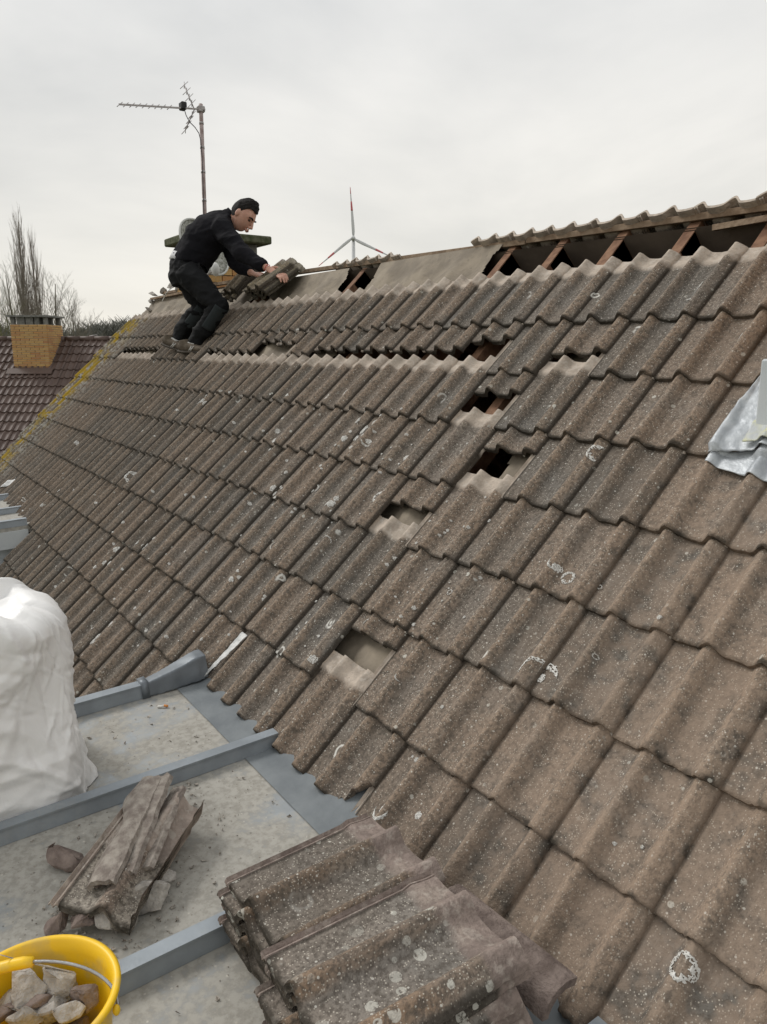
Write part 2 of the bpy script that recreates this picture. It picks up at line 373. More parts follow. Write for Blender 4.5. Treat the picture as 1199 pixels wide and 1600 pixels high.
# ---------------------------------------------------------------- roof tile mesh
TL, TT = 0.41, 0.0135
def prof(x):
    if x < -0.001:
        z = -0.009
        for c in (-0.021, -0.007): z += 0.0115*max(0, 1-abs(x-c)/0.0045)
        return z
    z = 0.0
    for c, hw in ((0.112, 0.041), (0.262, 0.041)):
        d = abs(x-c)/hw
        if d < 1: z += 0.0365*(0.5+0.5*math.cos(math.pi*d))**0.85
    if x > 0.262: z = max(z, 0.0365-0.47*(x-0.262)-7.5*(x-0.262)**2)   # the covering roll ends in a lip
    z += 0.004*(1-min(1, abs(x-0.04)/0.04))*-1 + 0.004*(1-min(1, abs(x-0.187)/0.035))*-1
    return z
XS = [-0.027, -0.0215, -0.019, -0.014, -0.0085, -0.0055, -0.0012, 0.0, 0.012, 0.03, 0.05, 0.066, 0.076, 0.086, 0.097, 0.106, 0.112, 0.118, 0.127, 0.138, 0.148, 0.16,
      0.175, 0.19, 0.205, 0.215, 0.225, 0.236, 0.247, 0.256, 0.262, 0.269, 0.278, 0.288, 0.297, 0.3015]
def tile_mesh(seed, cut=None, name='tile'):
    """one interlocking concrete tile; local x across, y up the slope from the tail, z out of the roof"""
    rnd = random.Random(seed); sv = Vector((seed*3.7, seed*1.3, 0))
    ys = [0, 0.004, 0.012, 0.06, 0.13, 0.20, 0.27, 0.325, 0.345, 0.385, TL]
    nx, ny = len(XS), len(ys)
    vs, hg, uv = [], [], []
    for j, y in enumerate(ys):
        for x in XS:
            z = prof(x); h = max(0, min(1, z/0.0365))
            jag = 0.006*noise.noise(Vector((x*30, 0, 0))+sv)+0.0055*noise.noise(Vector((x*110, 4, 0))+sv)
            yy = y + (jag if j < 2 else 0)
            if cut and j < 5: yy = max(yy, cut(x))
            if j == 0: z -= 0.004
            if y > 0.33: z += (0.006 if y < 0.36 else 0.0)*(1 if h < 0.6 else 0.2)   # raised water bar at the head
            z += 0.0012*noise.noise(Vector((x*14, y*14, 1))+sv)
            vs.append((x, yy, z)); hg.append(h); uv.append((x, yy if x > -0.001 else 0.36))
    nb = len(vs)
    for j in range(ny):
        for i in range(nx):
            x, yy, z = vs[j*nx+i]; t = TT if XS[i] > -0.001 else 0.006
            vs.append((x, yy+(0.003 if j == 0 else 0), z-t-((0.009+0.005*noise.noise(Vector((x*70, 9, 0))+sv)) if j < 2 and XS[i] > -0.001 else 0))); hg.append(0); uv.append((x, 0.005 if j == 0 else yy))
    fs = []
    for j in range(ny-1):
        for i in range(nx-1):
            a = j*nx+i; fs.append((a, a+1, a+nx+1, a+nx)); b = a+nb; fs.append((b, b+nx, b+nx+1, b+1))
    for i in range(nx-1):
        fs.append((i, nb+i, nb+i+1, i+1)); a = (ny-1)*nx+i; fs.append((a, a+1, nb+a+1, nb+a))
    for j in range(ny-1):
        a = j*nx; fs.append((a, a+nx, nb+a+nx, nb+a)); a = j*nx+nx-1; fs.append((a, nb+a, nb+a+nx, a+nx))
    m = bpy.data.meshes.new(name); m.from_pydata(vs, [], fs)
    m.attributes.new('hgt', 'FLOAT', 'POINT').data.foreach_set('value', hg)
    ul = m.uv_layers.new(name='UVMap')
    ul.data.foreach_set('uv', [q for l in m.loops for q in uv[l.vertex_index]])
    m.polygons.foreach_set('use_smooth', [True]*len(m.polygons))
    m.set_sharp_from_angle(angle=rad(50)); m.update()
    return m
def tile_frame(P, es, en, ex=EX):
    m = Matrix((ex, es, en)).transposed().to_4x4(); m.translation = P
    return m
TILES = [tile_mesh(i) for i in range(7)]
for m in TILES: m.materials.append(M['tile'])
def with_mat(meshes, mat):
    o = []
    for m in meshes: c = m.copy(); c.materials.clear(); c.materials.append(mat); o.append(c)
    return o
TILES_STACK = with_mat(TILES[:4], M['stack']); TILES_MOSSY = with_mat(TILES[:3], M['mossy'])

# ================================================================ SETTING
g = MB(); g.grid(lambda u, v: ((u-0.5)*5000, (v-0.5)*5000, 0), 4, 4, False)
k = NT('grass_ground', 0.95); gn = k.noise(0.05, detail=5)
k.col(k.mix(k.step(gn, 0.35, 0.65), (0.055, 0.07, 0.03), (0.10, 0.10, 0.055)))
ground = g.build('ground', k.m); ground['kind'] = 'structure'

# ================================================================ THE HOUSE UNDER REPAIR
XL, XR = W*VERGE, 3.3                       # verge and far end of the roof
YR, ZR = 0.355, Z0+0.262                    # ridge
REAVE = 13.0
eave = RP(0, REAVE, -0.1)
house = empty('house', ((XL+XR)/2, YR, 0))
tag(house, 'house with brown concrete tiled roof being stripped, with zinc dormers and holes in it', 'house')
yf, yb = eave.y+0.25, 2*YR-eave.y-0.25
for nm, c, d in (('wall', ((XL+XR)/2, yf, eave.z/2), (XR-XL-0.5, 0.25, eave.z-0.1)),
                 ('wall', ((XL+XR)/2, yb, eave.z/2), (XR-XL-0.5, 0.25, eave.z-0.1))):
    MB().box(c, d).build(nm, M['render'], house)
for x in (XL+0.22, XR-0.12):
    b = MB(); b.prism([(x, yf+0.13, 0), (x, yb-0.13, 0), (x, yb-0.13, eave.z-0.1), (x, YR, ZR-0.35), (x, yf+0.13, eave.z-0.1)], (0.2, 0, 0))
    b.build('gable_wall', M['render'], house)
MB().box(((XL+XR)/2, YR, Z0-2.95), (XR-XL-0.7, yb-yf-0.4, 0.1)).build('attic_floor', M['sheath'], house)

# ---- front slope: felt membrane (torn), battens, rafters, tiles
RAFT = [-2.05-1.3*i for i in range(-4, 21)]
def felt_keep(cc, rr):
    n = noise.noise(Vector((cc*0.55, rr*1.7, 3)))+0.35*noise.noise(Vector((cc*3.1, rr*4.3, 5)))+0.12*noise.noise(Vector((cc*11, rr*13, 8)))
    cc += 0.25*n
    if cc > -7.5+0.5*n and rr < 0.25+0.5*n: return False               # stripped open below the ridge
    if -12.9 < cc < -11.7 and rr < -0.3: return False
    if -10.6 < cc < -5.2 and 0.9 < rr < 2.3: return False
    if -5.4 < cc < -4.0 and 1.2 < rr < 2.9+0.3*n: return False
    if -4.25 < cc < -3.55 and 3.1 < rr < 4.3: return False
    if -17.7 < cc < -16.7 and rr < -0.4: return False
    return True
nu, nv = 640, 230
c0, c1, r0, r1 = VERGE+0.6, 10.5, -1.36, 12.9
def felt_pt(u, v):
    c = c0+(c1-c0)*u; r = r0+(r1-r0)*v
    sag = 0
    ph = (c-RAFT[0])/1.3; ph -= math.floor(ph)
    sag = -0.030*math.sin(math.pi*ph)**2 + 0.016*noise.noise(Vector((c*1.3, r*2.1, 0))) + 0.010*abs(noise.noise(Vector((c*3.4+r, r*3, 2)))) + 0.004*noise.noise(Vector((c*9, r*8, 4)))
    return RP(c, r, -0.062+sag*min(1, max(0.0, (r+1.36)/0.6))+0.012*max(0, (-0.9-r)/0.46))
b = MB(); b.grid(felt_pt, nu, nv, True, lambda i, j: felt_keep(c0+(c1-c0)*(i+0.5)/nu, r0+(r1-r0)*(j+0.5)/nv))
roof = b.build('roof', M['felt'], house, recalc=False); roof['label'] = 'open front roof slope with felt, rafters and brown wavy tiles'
for i, r in enumerate(range(-1, 13)):
    rb = r-0.2-0.02 if r > 0 else r+0.02
    if r == -1: continue
    if r == 0: continue
    MB().bar(RP(VERGE+0.4, rb, -0.056), RP(10.5, rb, -0.056), 0.04, 0.024, EN).build('batten', M['lath'], roof)
for c in RAFT:
    if c < VERGE+0.5 or c > 10.4: continue
    MB().bar(RP(c, -1.40, -0.155), RP(c, 12.8, -0.155), 0.055, 0.15, EN).build('rafter', M['wood'], roof)

def ridge_z(x): x = max(x, -6.5); return Z0+0.2155-0.0186*x
def ridge_y(x): x = max(x, -6.5); return 0.304-0.019*x
# ---- back slope: sheathing, ridge lath, tile heads that stand up behind the ridge
EB = Vector((0, -math.cos(TH), math.sin(TH))); ENB = Vector((0, math.sin(TH), math.cos(TH)))
RB = Vector((0, YR, ZR))
def BP(x, s, h=0): return Vector((x, ridge_y(x), ridge_z(x)-0.005)) - EB*s + ENB*h                    # s metres down the back slope
b = MB(); b.grid(lambda u, v: BP(XL+0.2+(XR-XL-0.4)*u, 0.01+4.4*v, -0.045), 40, 2, False); b.grid(lambda u, v: BP(XL+0.2+(XR-XL-0.4)*u, 0.01+4.4*v, -0.06), 40, 2, False)
back = b.build('back_roof', M['sheath'], house)
for c in RAFT:
    if c < VERGE+0.5 or c > 10.4: continue
    MB().bar(BP(c*W, 0.02, -0.128), BP(c*W, 4.3, -0.128), 0.055, 0.13, ENB).build('rafter', M['wood'], back)
xs = [-8.3, -6.3, -4.15, -2.06, 0.3, 2.6]
for a, e in zip(xs[:-1], xs[1:]):
    MB().bar((a+0.004, ridge_y(a)+0.012, ridge_z(a)+0.004*math.sin(a*9)), (e-0.004, ridge_y(e)+0.012, ridge_z(e)+0.004*math.sin(e*7)), 0.05, 0.03).build('ridge_lath', M['lath'], house, bevel=0.002)
MB().bar((-0.86, ridge_y(-1)-0.07, ridge_z(-1)-0.065), (0.6, ridge_y(0)-0.06, ridge_z(0)+0.0), 0.03, 0.024).build('ridge_lath', M['lath'], house)
n = 0
def back_tile(x, s, h=0.0, rz=0.0):
    global n
    o = bpy.data.objects.new('tile', TILES[n % 7]); COL.objects.link(o); n += 1
    e = 0.05; es = (EB*math.cos(e)-ENB*math.sin(e)); en = (ENB*math.cos(e)+EB*math.sin(e))
    o.matrix_basis = tile_frame(BP(x+0.30, s+TL, h), es, en, -EX) @ Matrix.Rotation(rz, 4, 'Z')
    own(o, back)
rg = random.Random(5)
for i in range(10): back_tile(-2.50+0.30*i, -0.055+rg.uniform(-0.004, 0.004), 0.035)
for i in range(3): back_tile(-4.19+0.30*i, -0.040+rg.uniform(-0.006, 0.006), 0.025)
for i in range(3): back_tile(-6.0+0.30*i, 0.0, 0.02)
for i in range(18): back_tile(-5.9+0.30*i, 0.30, 0.0)

# ---- front slope tiles
pushed = {}
def push(row, col, r): pushed[(row, col)] = r
push(2, -4, 1.58); push(2, -6, 1.30)
for c in (-8, -7): push(2, c, 1.53)
for c in (-11, -10, -9): push(2, c, 1.52)
push(2, -12, 1.70); push(2, -13, 1.33); push(2, -14, 1.24); push(2, -15, 1.62); push(2, -16, 1.66); push(2, -17, 1.55)
for c in (-22, -23, -24, -25): push(2, c, 1.47)
push(3, -5, 2.36); push(4, -4, 3.29); push(5, -5, 4.45); push(7, -4, 6.26)
EPS = 0.066
rg = random.Random(11)
X_D1L, X_D2R, X_D2L = -1.83, -5.45, -8.2
def cut_corner(x): return 0.0 if x < 0.19 else (x-0.19)*1.1+0.012*math.sin(x*160)
broken_mesh = tile_mesh(77, cut_corner); broken_mesh.materials.append(M['tile'])
cands = []
for R in range(1, 14):
    for c in range(-29, 10):
        cl = c if c > -29 else VERGE
        if c == -29: continue
        x0 = c*W
        if R >= 9 and x0 > X_D1L-0.05: continue
        if R >= 9 and X_D2L-0.1 < x0 < X_D2R-0.02: continue
        r = pushed.get((R, c), float(R))
        hh = 0.0
        if R == 8 and x0 > X_D1L-0.05: r = 7.9
        if (R, c) in pushed: hh = -EPS*G*(R-r)            # slid up along its own bed under the course above
        cands.append((R, c, r+rg.uniform(-0.012, 0.012), hh+rg.uniform(-0.0015, 0.0015), rg.uniform(-0.006, 0.006)))
def tile_matrix(R, c, r, hh, rz):
    e = EPS
    es = ES*math.cos(e)-EN*math.sin(e); en = EN*math.cos(e)+ES*math.sin(e)
    return tile_frame(RP(c, r, hh), es, en) @ Matrix.Rotation(rz, 4, 'Z')
def seen(R, c, r):
    q = [px(RP(c+a, r-bb)) for a, bb in ((0, 0), (1, 0), (0, 1), (1, 1))]
    if min(z for _, _, z in q) < 0.3: return 0
    xs = [a for a, _, _ in q]; ys = [a for _, a, _ in q]
    if max(xs) < 0 or min(xs) > 1199 or max(ys) < 0 or min(ys) > 1600: return 0
    return (max(xs)-min(xs))*(max(ys)-min(ys))
cands.sort(key=lambda t: -seen(t[0], t[1], t[2]))
rest = MB(); rest_h = []; rest_uv = []
for i, t in enumerate(cands):
    mesh = TILES[(t[0]*5+t[1]*3) % 7]
    if (t[0], t[1]) == (8, -3): mesh = broken_mesh
    mt = tile_matrix(*t)
    if i < 297:
        o = bpy.data.objects.new('tile', mesh); COL.objects.link(o); o.matrix_basis = mt; own(o, roof)
    else:
        base = len(rest.v); rest.add([mt @ v.co for v in mesh.vertices], [p.vertices for p in mesh.polygons], True)
        rest_h += [d.value for d in mesh.attributes['hgt'].data]
        u = {l.vertex_index: tuple(mesh.uv_layers[0].data[l.index].uv) for l in mesh.loops}
        rest_uv += [u[j] for j in range(len(mesh.vertices))]
if rest.v:
    m = rest.mesh('remaining_tiles')
    m.attributes.new('hgt', 'FLOAT', 'POINT').data.foreach_set('value', rest_h)
    ul = m.uv_layers.new(name='UVMap'); ul.data.foreach_set('uv', [q for l in m.loops for q in rest_uv[l.vertex_index]])
    m.set_sharp_from_angle(angle=rad(50))
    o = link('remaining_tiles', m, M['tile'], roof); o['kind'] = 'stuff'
print('tiles', len(cands))

# ---- dormers with standing-rib zinc roofs
PHI = rad(2.0)
DF = RP(-3.7, 7.9); DN = Vector((0, -math.sin(PHI), math.cos(PHI))); DY = Vector((0, math.cos(PHI), math.sin(PHI)))
def DP(x, y, h=0):                         # point on the dormer roof sheet
    return Vector((x, y, DF.z+(y-DF.y)*math.tan(PHI)))+DN*h
def dormer_at(px_, py_, h=0): return on(px_, py_, DN, DP(0, -2, h))
YD0, YD1 = -1.66, -3.95
def rib(b, x, y0, y1, w=0.054, h=0.044, t=0.034):
    poly = [DP(x-w/2, y0, 0.001), DP(x+w/2, y0, 0.001), DP(x+t/2, y0, h), DP(x-t/2, y0, h)]
    b.prism(poly, DP(x, y1)-DP(x, y0))
    b.box((DP(x, y0, h+0.004)+DP(x, y1, h+0.004))/2, (t+0.010, (DP(x, y1)-DP(x, y0)).length, 0.007), (EX, DY, DN))
def dormer(x0, x1, ribs, y1, lab):
    b = MB()
    zb = DP(0, y1).z-1.55
    b.box(((x0+x1)/2, (YD0+y1)/2, (DP(0, y1).z-0.06+zb)/2+0.0), (x1-x0-0.10, YD0-y1-0.12, DP(0, y1).z-0.06-zb))
    d = b.build('dormer', M['panel'], house); d['label'] = lab
    xs = [x0]+ribs+[x1]
    for a, e in zip(xs[:-1], xs[1:]):
        s = MB()
        nu2, nv2 = 10, 26
        def f(u, v, a=a, e=e): 
            x = a+(e-a)*u; y = YD0+(y1-YD0)*v
            return DP(x, y, 0.0025*noise.noise(Vector((x*3.1, y*2.2, 0))))
        s.grid(f, nu2, nv2, True); s.grid(lambda u, v: f(u, v)-DN*0.06, nu2, nv2, True)
        for (p, q) in (((0, 1), (1, 1)), ((0, 0), (0, 1)), ((1, 0), (1, 1))):
            A, B = f(*p), f(*q); s.add([A, B, B-DN*0.06, A-DN*0.06], [(0, 1, 2, 3)])
        s.build('zinc_sheet', M['zinc_floor'], d)
    for x in ribs:
        s = MB(); rib(s, x, -1.735, y1+0.02); s.build('rib', M['zinc'], d)
    return d
d1 = dormer(-1.86, 2.3, [-1.14, -0.40, 0.34, 1.08, 1.8], YD1, 'zinc flat roof of the near dormer strewn with dust and rubble')
s = MB(); rib(s, -1.825, -1.94, YD1+0.02, 0.062, 0.05, 0.042); s.build('edge_trim', M['zinc'], d1)
# lead wrapped end piece of the edge trim, turned up against the tiles
def loft_rect(b_, secs):
    vs_ = []
    for x, y, wb, wt, h0, h1 in secs: vs_ += [DP(x-wb/2, y, h0), DP(x+wb/2, y, h0), DP(x+wt/2, y, h1), DP(x-wt/2, y, h1)]
    n_ = len(secs); fs_ = [(0, 1, 2, 3), tuple(4*(n_-1)+q for q in (3, 2, 1, 0))]
    for j in range(n_-1):
        for q in range(4): fs_.append((4*j+q, 4*j+(q+1) % 4, 4*j+4+(q+1) % 4, 4*j+4+q))
    b_.add(vs_, fs_, True); return b_
s = loft_rect(MB(), [(-1.825, -2.01, 0.075, 0.052, 0.002, 0.060), (-1.827, -1.94, 0.085, 0.060, 0.002, 0.070), (-1.832, -1.85, 0.100, 0.070, 0.006, 0.092), (-1.838, -1.77, 0.120, 0.082, 0.012, 0.112), (-1.842, -1.73, 0.125, 0.080, 0.02, 0.112)])
link('lead_end_cap', remesh(s, 0.005, 2, name='lead_end_cap', disp=lambda p: 0.004*noise.noise(p*14)), M['zinc_dark'], d1)
s = loft_rect(MB(), [(-1.826, -2.015, 0.084, 0.060, 0.002, 0.066), (-1.826, -1.985, 0.086, 0.062, 0.002, 0.069)]); s.build('lead_clip', M['zinc_dark'], d1)
# apron of smooth zinc where the sheets turn up under the tiles
def apron(u, v):
    x = -1.80+4.0*u; t = v
    if t < 0.55: P = DP(x, -1.872+(t/0.55)*0.117, 0.004)
    else: q = (t-0.55)/0.45; P = DP(x, -1.755, 0.004).lerp(RP(x/W, 7.3, -0.052), q)
    return P+Vector((0, 0, 0.002*noise.noise(Vector((x*8, t*3, 0)))))
s = MB(); s.grid(apron, 90, 12); s.build('zinc_apron', M['apron'], d1, recalc=False)

d2 = dormer(X_D2L, X_D2R, [-7.5, -6.75, -6.05], -3.6, 'zinc roof of the farther dormer at the left picture edge')
s = MB(); rib(s, X_D2R-0.03, -1.80, -3.58, 0.06, 0.05, 0.042); s.build('edge_trim', M['zinc'], d2)
s = MB(); s.box((X_D2R+0.0, -2.7, DP(0, -2.7).z-0.10), (0.03, 1.8, 0.14), (EX, DY, DN)); s.build('fascia', M['panel'], d2)

# ---- loose lead strips on the tiles
def draped(P, Q, wdt, n, seed, tip=0.0, lift=0.006):
    """thin sheet from P down to Q on the roof, following the tile waves"""
    b = MB(); cp, rp_ = cr(P); cq, rq = cr(Q)
    def f(u, v):
        c = cp+(cq-cp)*v; r = rp_+(rq-rp_)*v; wl = wdt*(1-tip*v)
        x = c*W+(u-0.5)*wl
        h = prof(((x/W) % 1)*W)
        t = r-math.floor(r)
        return RP(x/W, r, h*0.8+lift-(1-t)*0.0*EPS*G - EPS*G*(math.ceil(r)-r)+0.005*noise.noise(Vector((u*5, v*9, seed))))
    b.grid(f, n, 26)
    return b
o = draped(roofpx(383, 990), roofpx(322, 1060), 0.052, 8, 3, 0.8, 0.02).build('lead_strip', M['lead_pale'], None, recalc=False)
tag(o, 'torn pale lead strip stuck on the tiles above the dormer corner', 'lead strip')
so_ = o.modifiers.new('s', 'SOLIDIFY'); so_.thickness = 0.002
o = draped(roofpx(28, 748), roofpx(-8, 775), 0.085, 8, 7, 0.2, 0.02).build('lead_strip', M['lead_pale'], None, recalc=False)
tag(o, 'straight white lead strip on the tiles at the left picture edge', 'lead strip')
so_ = o.modifiers.new('s', 'SOLIDIFY'); so_.thickness = 0.002

# ---- concrete chimney behind the worker: brick shaft, posts, slab
BRICK_MESH = {}
def brick_wall(parent, P, ex, ey, nx_, ny_, bw, bh, joint, depth, mat, en, off0=0, seed=1):
    """single bricks on a plane; joints recessed"""
    rnd = random.Random(seed)
    key = (round(bw, 3), round(bh, 3), round(depth, 3))
    for j in range(ny_):
        half = (j+off0) % 2
        x = 0.0; tot = nx_*bw
        cells = []
        if half: cells.append((0, bw/2)); x = bw/2
        while x < tot-1e-6:
            w_ = min(bw, tot-x); cells.append((x, w_)); x += w_
        for (xx, w_) in cells:
            kk = (round(w_, 3), *key[1:], mat.name)
            if kk not in BRICK_MESH:
                b = MB(); b.box((0, 0, 0), (w_-joint, depth, bh-joint)); m = b.mesh('brick'); bm_ = bmesh.new(); bm_.from_mesh(m)
                bmesh.ops.recalc_face_normals(bm_, faces=bm_.faces); bm_.to_mesh(m); bm_.free(); m.materials.append(mat); BRICK_MESH[kk] = m
            o = bpy.data.objects.new('brick', BRICK_MESH[kk]); COL.objects.link(o)
            C = Vector(P)+ex*(xx+w_/2)+ey*((j+0.5)*bh)+en*rnd.uniform(-0.003, 0.003)
            m = Matrix((ex, -en, ey)).transposed().to_4x4(); m.translation = C; o.matrix_basis = m
            own(o, parent)
def brick_mat(name, cs, scale=6):
    k = NT(name, 0.9); r = k.rand(); rp = k.n('ShaderNodeValToRGB'); k.lk(r, rp.inputs[0])
    rp.color_ramp.elements[0].color = (*cs[0], 1); rp.color_ramp.elements[1].color = (*cs[-1], 1)
    for i, c in enumerate(cs[1:-1]):
        e = rp.color_ramp.elements.new((i+1)/(len(cs)-1)); e.color = (*c, 1)
    nn = k.noise(40, detail=3); k.bump(nn, 0.5, 0.01)
    return k.col(k.mix(k.math('MULTIPLY', k.step(nn, 0.35, 0.7), 0.35), rp.outputs[0], (0.30, 0.22, 0.12)))
M['brick_y'] = brick_mat('yellow_brick', [(0.50, 0.25, 0.10), (0.56, 0.33, 0.13), (0.58, 0.37, 0.15), (0.46, 0.22, 0.10), (0.55, 0.36, 0.16)])
cx, cy, hx, hy = -7.42, 0.78, 0.36, 0.36
ch = MB().box((cx, cy, Z0-0.25), (2*hx-0.03, 2*hy-0.03, 1.75)).build('chimney', M['lime'], house)
brick_wall(ch, (cx+hx-0.012, cy-hy, Z0-0.55), Vector((0,1,0)), Vector((0,0,1)), 3, 15, 0.24, 0.078, 0.010, 0.06, M['brick_y'], EX)
brick_wall(ch, (cx-hx, cy-hy+0.012, Z0-0.55), EX, Vector((0,0,1)), 3, 15, 0.24, 0.078, 0.010, 0.06, M['brick_y'], Vector((0,-1,0)), 1)
for sx in (-1, 1):
    for sy in (-1, 1):
        MB().box((cx+sx*(hx-0.09), cy+sy*(hy-0.09), Z0+0.725), (0.13, 0.13, 0.20)).build('post', M['concrete_grey'], ch, bevel=0.008)
MB().box((cx, cy, Z0+0.865), (0.92, 0.92, 0.085)).build('slab', M['concrete'], ch, bevel=0.012)

# ---- chimney at the right picture edge with lead flashing
qx = on(1187, 678, EN, O0)
bx0 = -0.095; by0 = -0.60
ch2 = MB().box((bx0+0.27, by0+0.30, Z0-0.1), (0.48, 0.52, 1.3)).build('chimney', M['lime'], house)
brick_wall(ch2, (bx0+0.02, by0+0.54, Z0-0.36), Vector((0,-1,0)), Vector((0,0,1)), 2, 12, 0.24, 0.078, 0.010, 0.06, M['brick_y'], -EX)
brick_wall(ch2, (bx0+0.02, by0+0.05, Z0-0.36), EX, Vector((0,0,1)), 2, 12, 0.24, 0.078, 0.010, 0.06, M['brick_y'], Vector((0,-1,0)), 1)
MB().box((bx0+0.28, by0+0.27, Z0-0.485), (0.57, 0.60, 0.24)).build('cladding', M['panel'], ch2, bevel=0.006)
MB().box((bx0+0.27, by0+0.30, Z0+0.60), (0.62, 0.66, 0.07)).build('slab', M['concrete'], ch2, bevel=0.008)
def tile_top(x, r):                        # height of the tile surface above the reference plane
    return prof(((x/W) % 1)*W)-EPS*G*(math.ceil(r)-r)
def sheet_from_px(corners, n, m, hfun, seed, name, mat, th=0.003, parent=None):
    """bilinear sheet laid on the roof between four photo corners"""
    A, B, C_, D = [cr(roofpx(*q)) for q in corners]
    b = MB()
    def f(u, v):
        c = (A[0]*(1-u)+B[0]*u)*(1-v)+(D[0]*(1-u)+C_[0]*u)*v; r = (A[1]*(1-u)+B[1]*u)*(1-v)+(D[1]*(1-u)+C_[1]*u)*v
        e = 0.012*noise.noise(Vector((u*6, v*6, seed)))*(1 if min(u, v, 1-u, 1-v) < 0.02 else 0.35)
        return RP(c+e, r+e, hfun(c, r, u, v))
    b.grid(f, n, m); o = b.build(name, mat, parent, recalc=False)
    mo = o.modifiers.new('s', 'SOLIDIFY'); mo.thickness = th; mo.offset = 1
    return o
sheet_from_px([(1112, 712), (1235, 700), (1235, 765), (1106, 728)], 60, 14,
    lambda c, r, u, v: max(tile_top(c*W, r), -0.004)+0.010+0.002*noise.noise(Vector((c*9, r*6, 0))), 4, 'lead_apron', M['lead'], 0.003, ch2)
sheet_from_px([(1194, 598), (1215, 600), (1235, 712), (1111, 716)], 30, 40,
    lambda c, r, u, v: max(tile_top(c*W, r), 0.012)+0.022+0.010*noise.noise(Vector((c*4, r*3, 1)))+0.004*noise.noise(Vector((c*14, r*11, 1))), 8, 'lead_flashing', M['lead'], 0.003, ch2)
sheet_from_px([(1184, 676), (1225, 655), (1232, 706), (1168, 706)], 16, 16,
    lambda c, r, u, v: max(tile_top(c*W, r), 0.012)+0.036+0.006*noise.noise(Vector((c*6, r*6, 1))), 9, 'lead_patch', M['lead_yellow'], 0.003, ch2)

# ---- crusts of white lichen on the tiles
M['lichen'] = plain('white_lichen', (0.60, 0.585, 0.54), (0.80, 0.79, 0.75), 90, 0.95, bump=0.8, bs=160)
def lichen(x, y, rp_, kind, seed, el=1.0):
    P = roofpx(x, y, 0.008); c_, r_ = cr(P); d = (P-CAM).dot(FWD); R_ = rp_/FPX*d*1.15
    b = MB(); rnd = random.Random(seed); a0 = rnd.uniform(0, 6.28); n_ = 56
    span = {'ring': 6.2832, 'arc': 3.4, 'moon': 3.0, 'disc': 6.283, 'blob': 6.283}[kind]
    def f(u, v):
        a = a0+span*u; nn = noise.noise(Vector((math.cos(a)*2.0, math.sin(a)*2.0, seed))); n2 = noise.noise(Vector((math.cos(a)*7, math.sin(a)*7, seed)))
        ro = R_*(0.94+(0.05 if kind in ('ring', 'moon', 'arc') else 0.34)*nn+0.10*n2); wd = {'ring': 0.46, 'arc': 0.26, 'moon': 0.42, 'disc': 1.0, 'blob': 1.0}[kind]
        if kind in ('arc', 'moon'): wd *= math.sin(math.pi*min(1, max(0, u)))**0.6*(1+0.5*n2)
        if kind == 'ring': wd *= 0.8+0.9*noise.noise(Vector((math.cos(a)*3, math.sin(a)*3, seed+5)))
        q = ro*(1-min(0.55, max(0.02, wd))*(1-v)) if kind in ('ring', 'arc', 'moon') else ro*(0.02+0.98*v); X = P.x+q*math.cos(a); rr = r_-q*math.sin(a)*el/G
        t0 = math.floor(P.x/W)*W; X = min(max(X, t0+0.003), t0+0.296); rr = min(max(rr, math.ceil(r_)-0.985), math.ceil(r_)-0.012)
        return RP(X/W, rr, tile_top(X, rr)+0.0028+0.002*math.sin(math.pi*v))
    kp = None if kind == 'disc' and rp_ < 2 else (lambda i, j: noise.noise(Vector((math.cos(span*i/n_)*5, math.sin(span*i/n_)*5, j*0.9+seed))) > -0.22)
    b.grid(f, n_, 6, True, kp); o = b.build('lichen_patch', M['lichen'], roof, recalc=False)
    return o
LI = [(845, 1055, 24, 'moon'), (838, 1052, 22, 'arc'), (842, 1056, 7, 'blob'), (1067, 1511, 22, 'ring'), (588, 772, 11, 'ring'), (290, 721, 9, 'ring'), (933, 708, 14, 'ring'), (596, 1266, 20, 'arc'), (602, 1268, 17, 'moon'), (648, 1270, 6, 'blob'),
      (869, 885, 9, 'moon'), (872, 889, 6, 'disc'), (885, 899, 11, 'ring'), (205, 745, 10, 'ring'), (573, 690, 7, 'moon'), (575, 688, 4, 'disc'), (490, 760, 7, 'moon'), (486, 764, 3, 'disc'), (543, 610, 12, 'arc'), (1082, 452, 17, 'arc'), (1155, 526, 7, 'moon'), (935, 914, 4, 'ring'),
      (400, 927, 5, 'ring'), (243, 870, 9, 'arc'), (568, 968, 8, 'arc'), (643, 1181, 4, 'disc'), (637, 1176, 2.5, 'disc'), (626, 1061, 5, 'moon'), (686, 1100, 3, 'disc'), (698, 920, 5, 'ring'), (1000, 1320, 3, 'disc'), (958, 1316, 3, 'disc'),
      (1036, 973, 4, 'disc'), (931, 1026, 4, 'ring'), (493, 1033, 6, 'blob'), (744, 800, 6, 'arc'), (858, 633, 7, 'moon'), (632, 712, 5, 'blob'), (365, 908, 4, 'disc'), (280, 645, 7, 'arc'), (130, 750, 8, 'arc'), (75, 745, 7, 'arc'), (425, 850, 7, 'arc'), (512, 845, 6, 'arc')]
for i, (x, y, r_, kd) in enumerate(LI): lichen(x, y, r_, kd, 200+i)
rg = random.Random(70)
for i, (x, y) in enumerate([(318, 630), (430, 682), (545, 683), (520, 795), (165, 880), (435, 760), (560, 675), (505, 800), (230, 845), (75, 775), (145, 1000), (590, 945)]):   # broken runs along the slope
    for j in range(7):
        t = rg.gauss(0, 1); lichen(x+t*10+rg.gauss(0, 2), y-t*13+rg.gauss(0, 2), rg.choice([1.6, 2, 2.6, 3.4]), 'disc', 300+i*10+j, 1.5)
rg = random.Random(77)
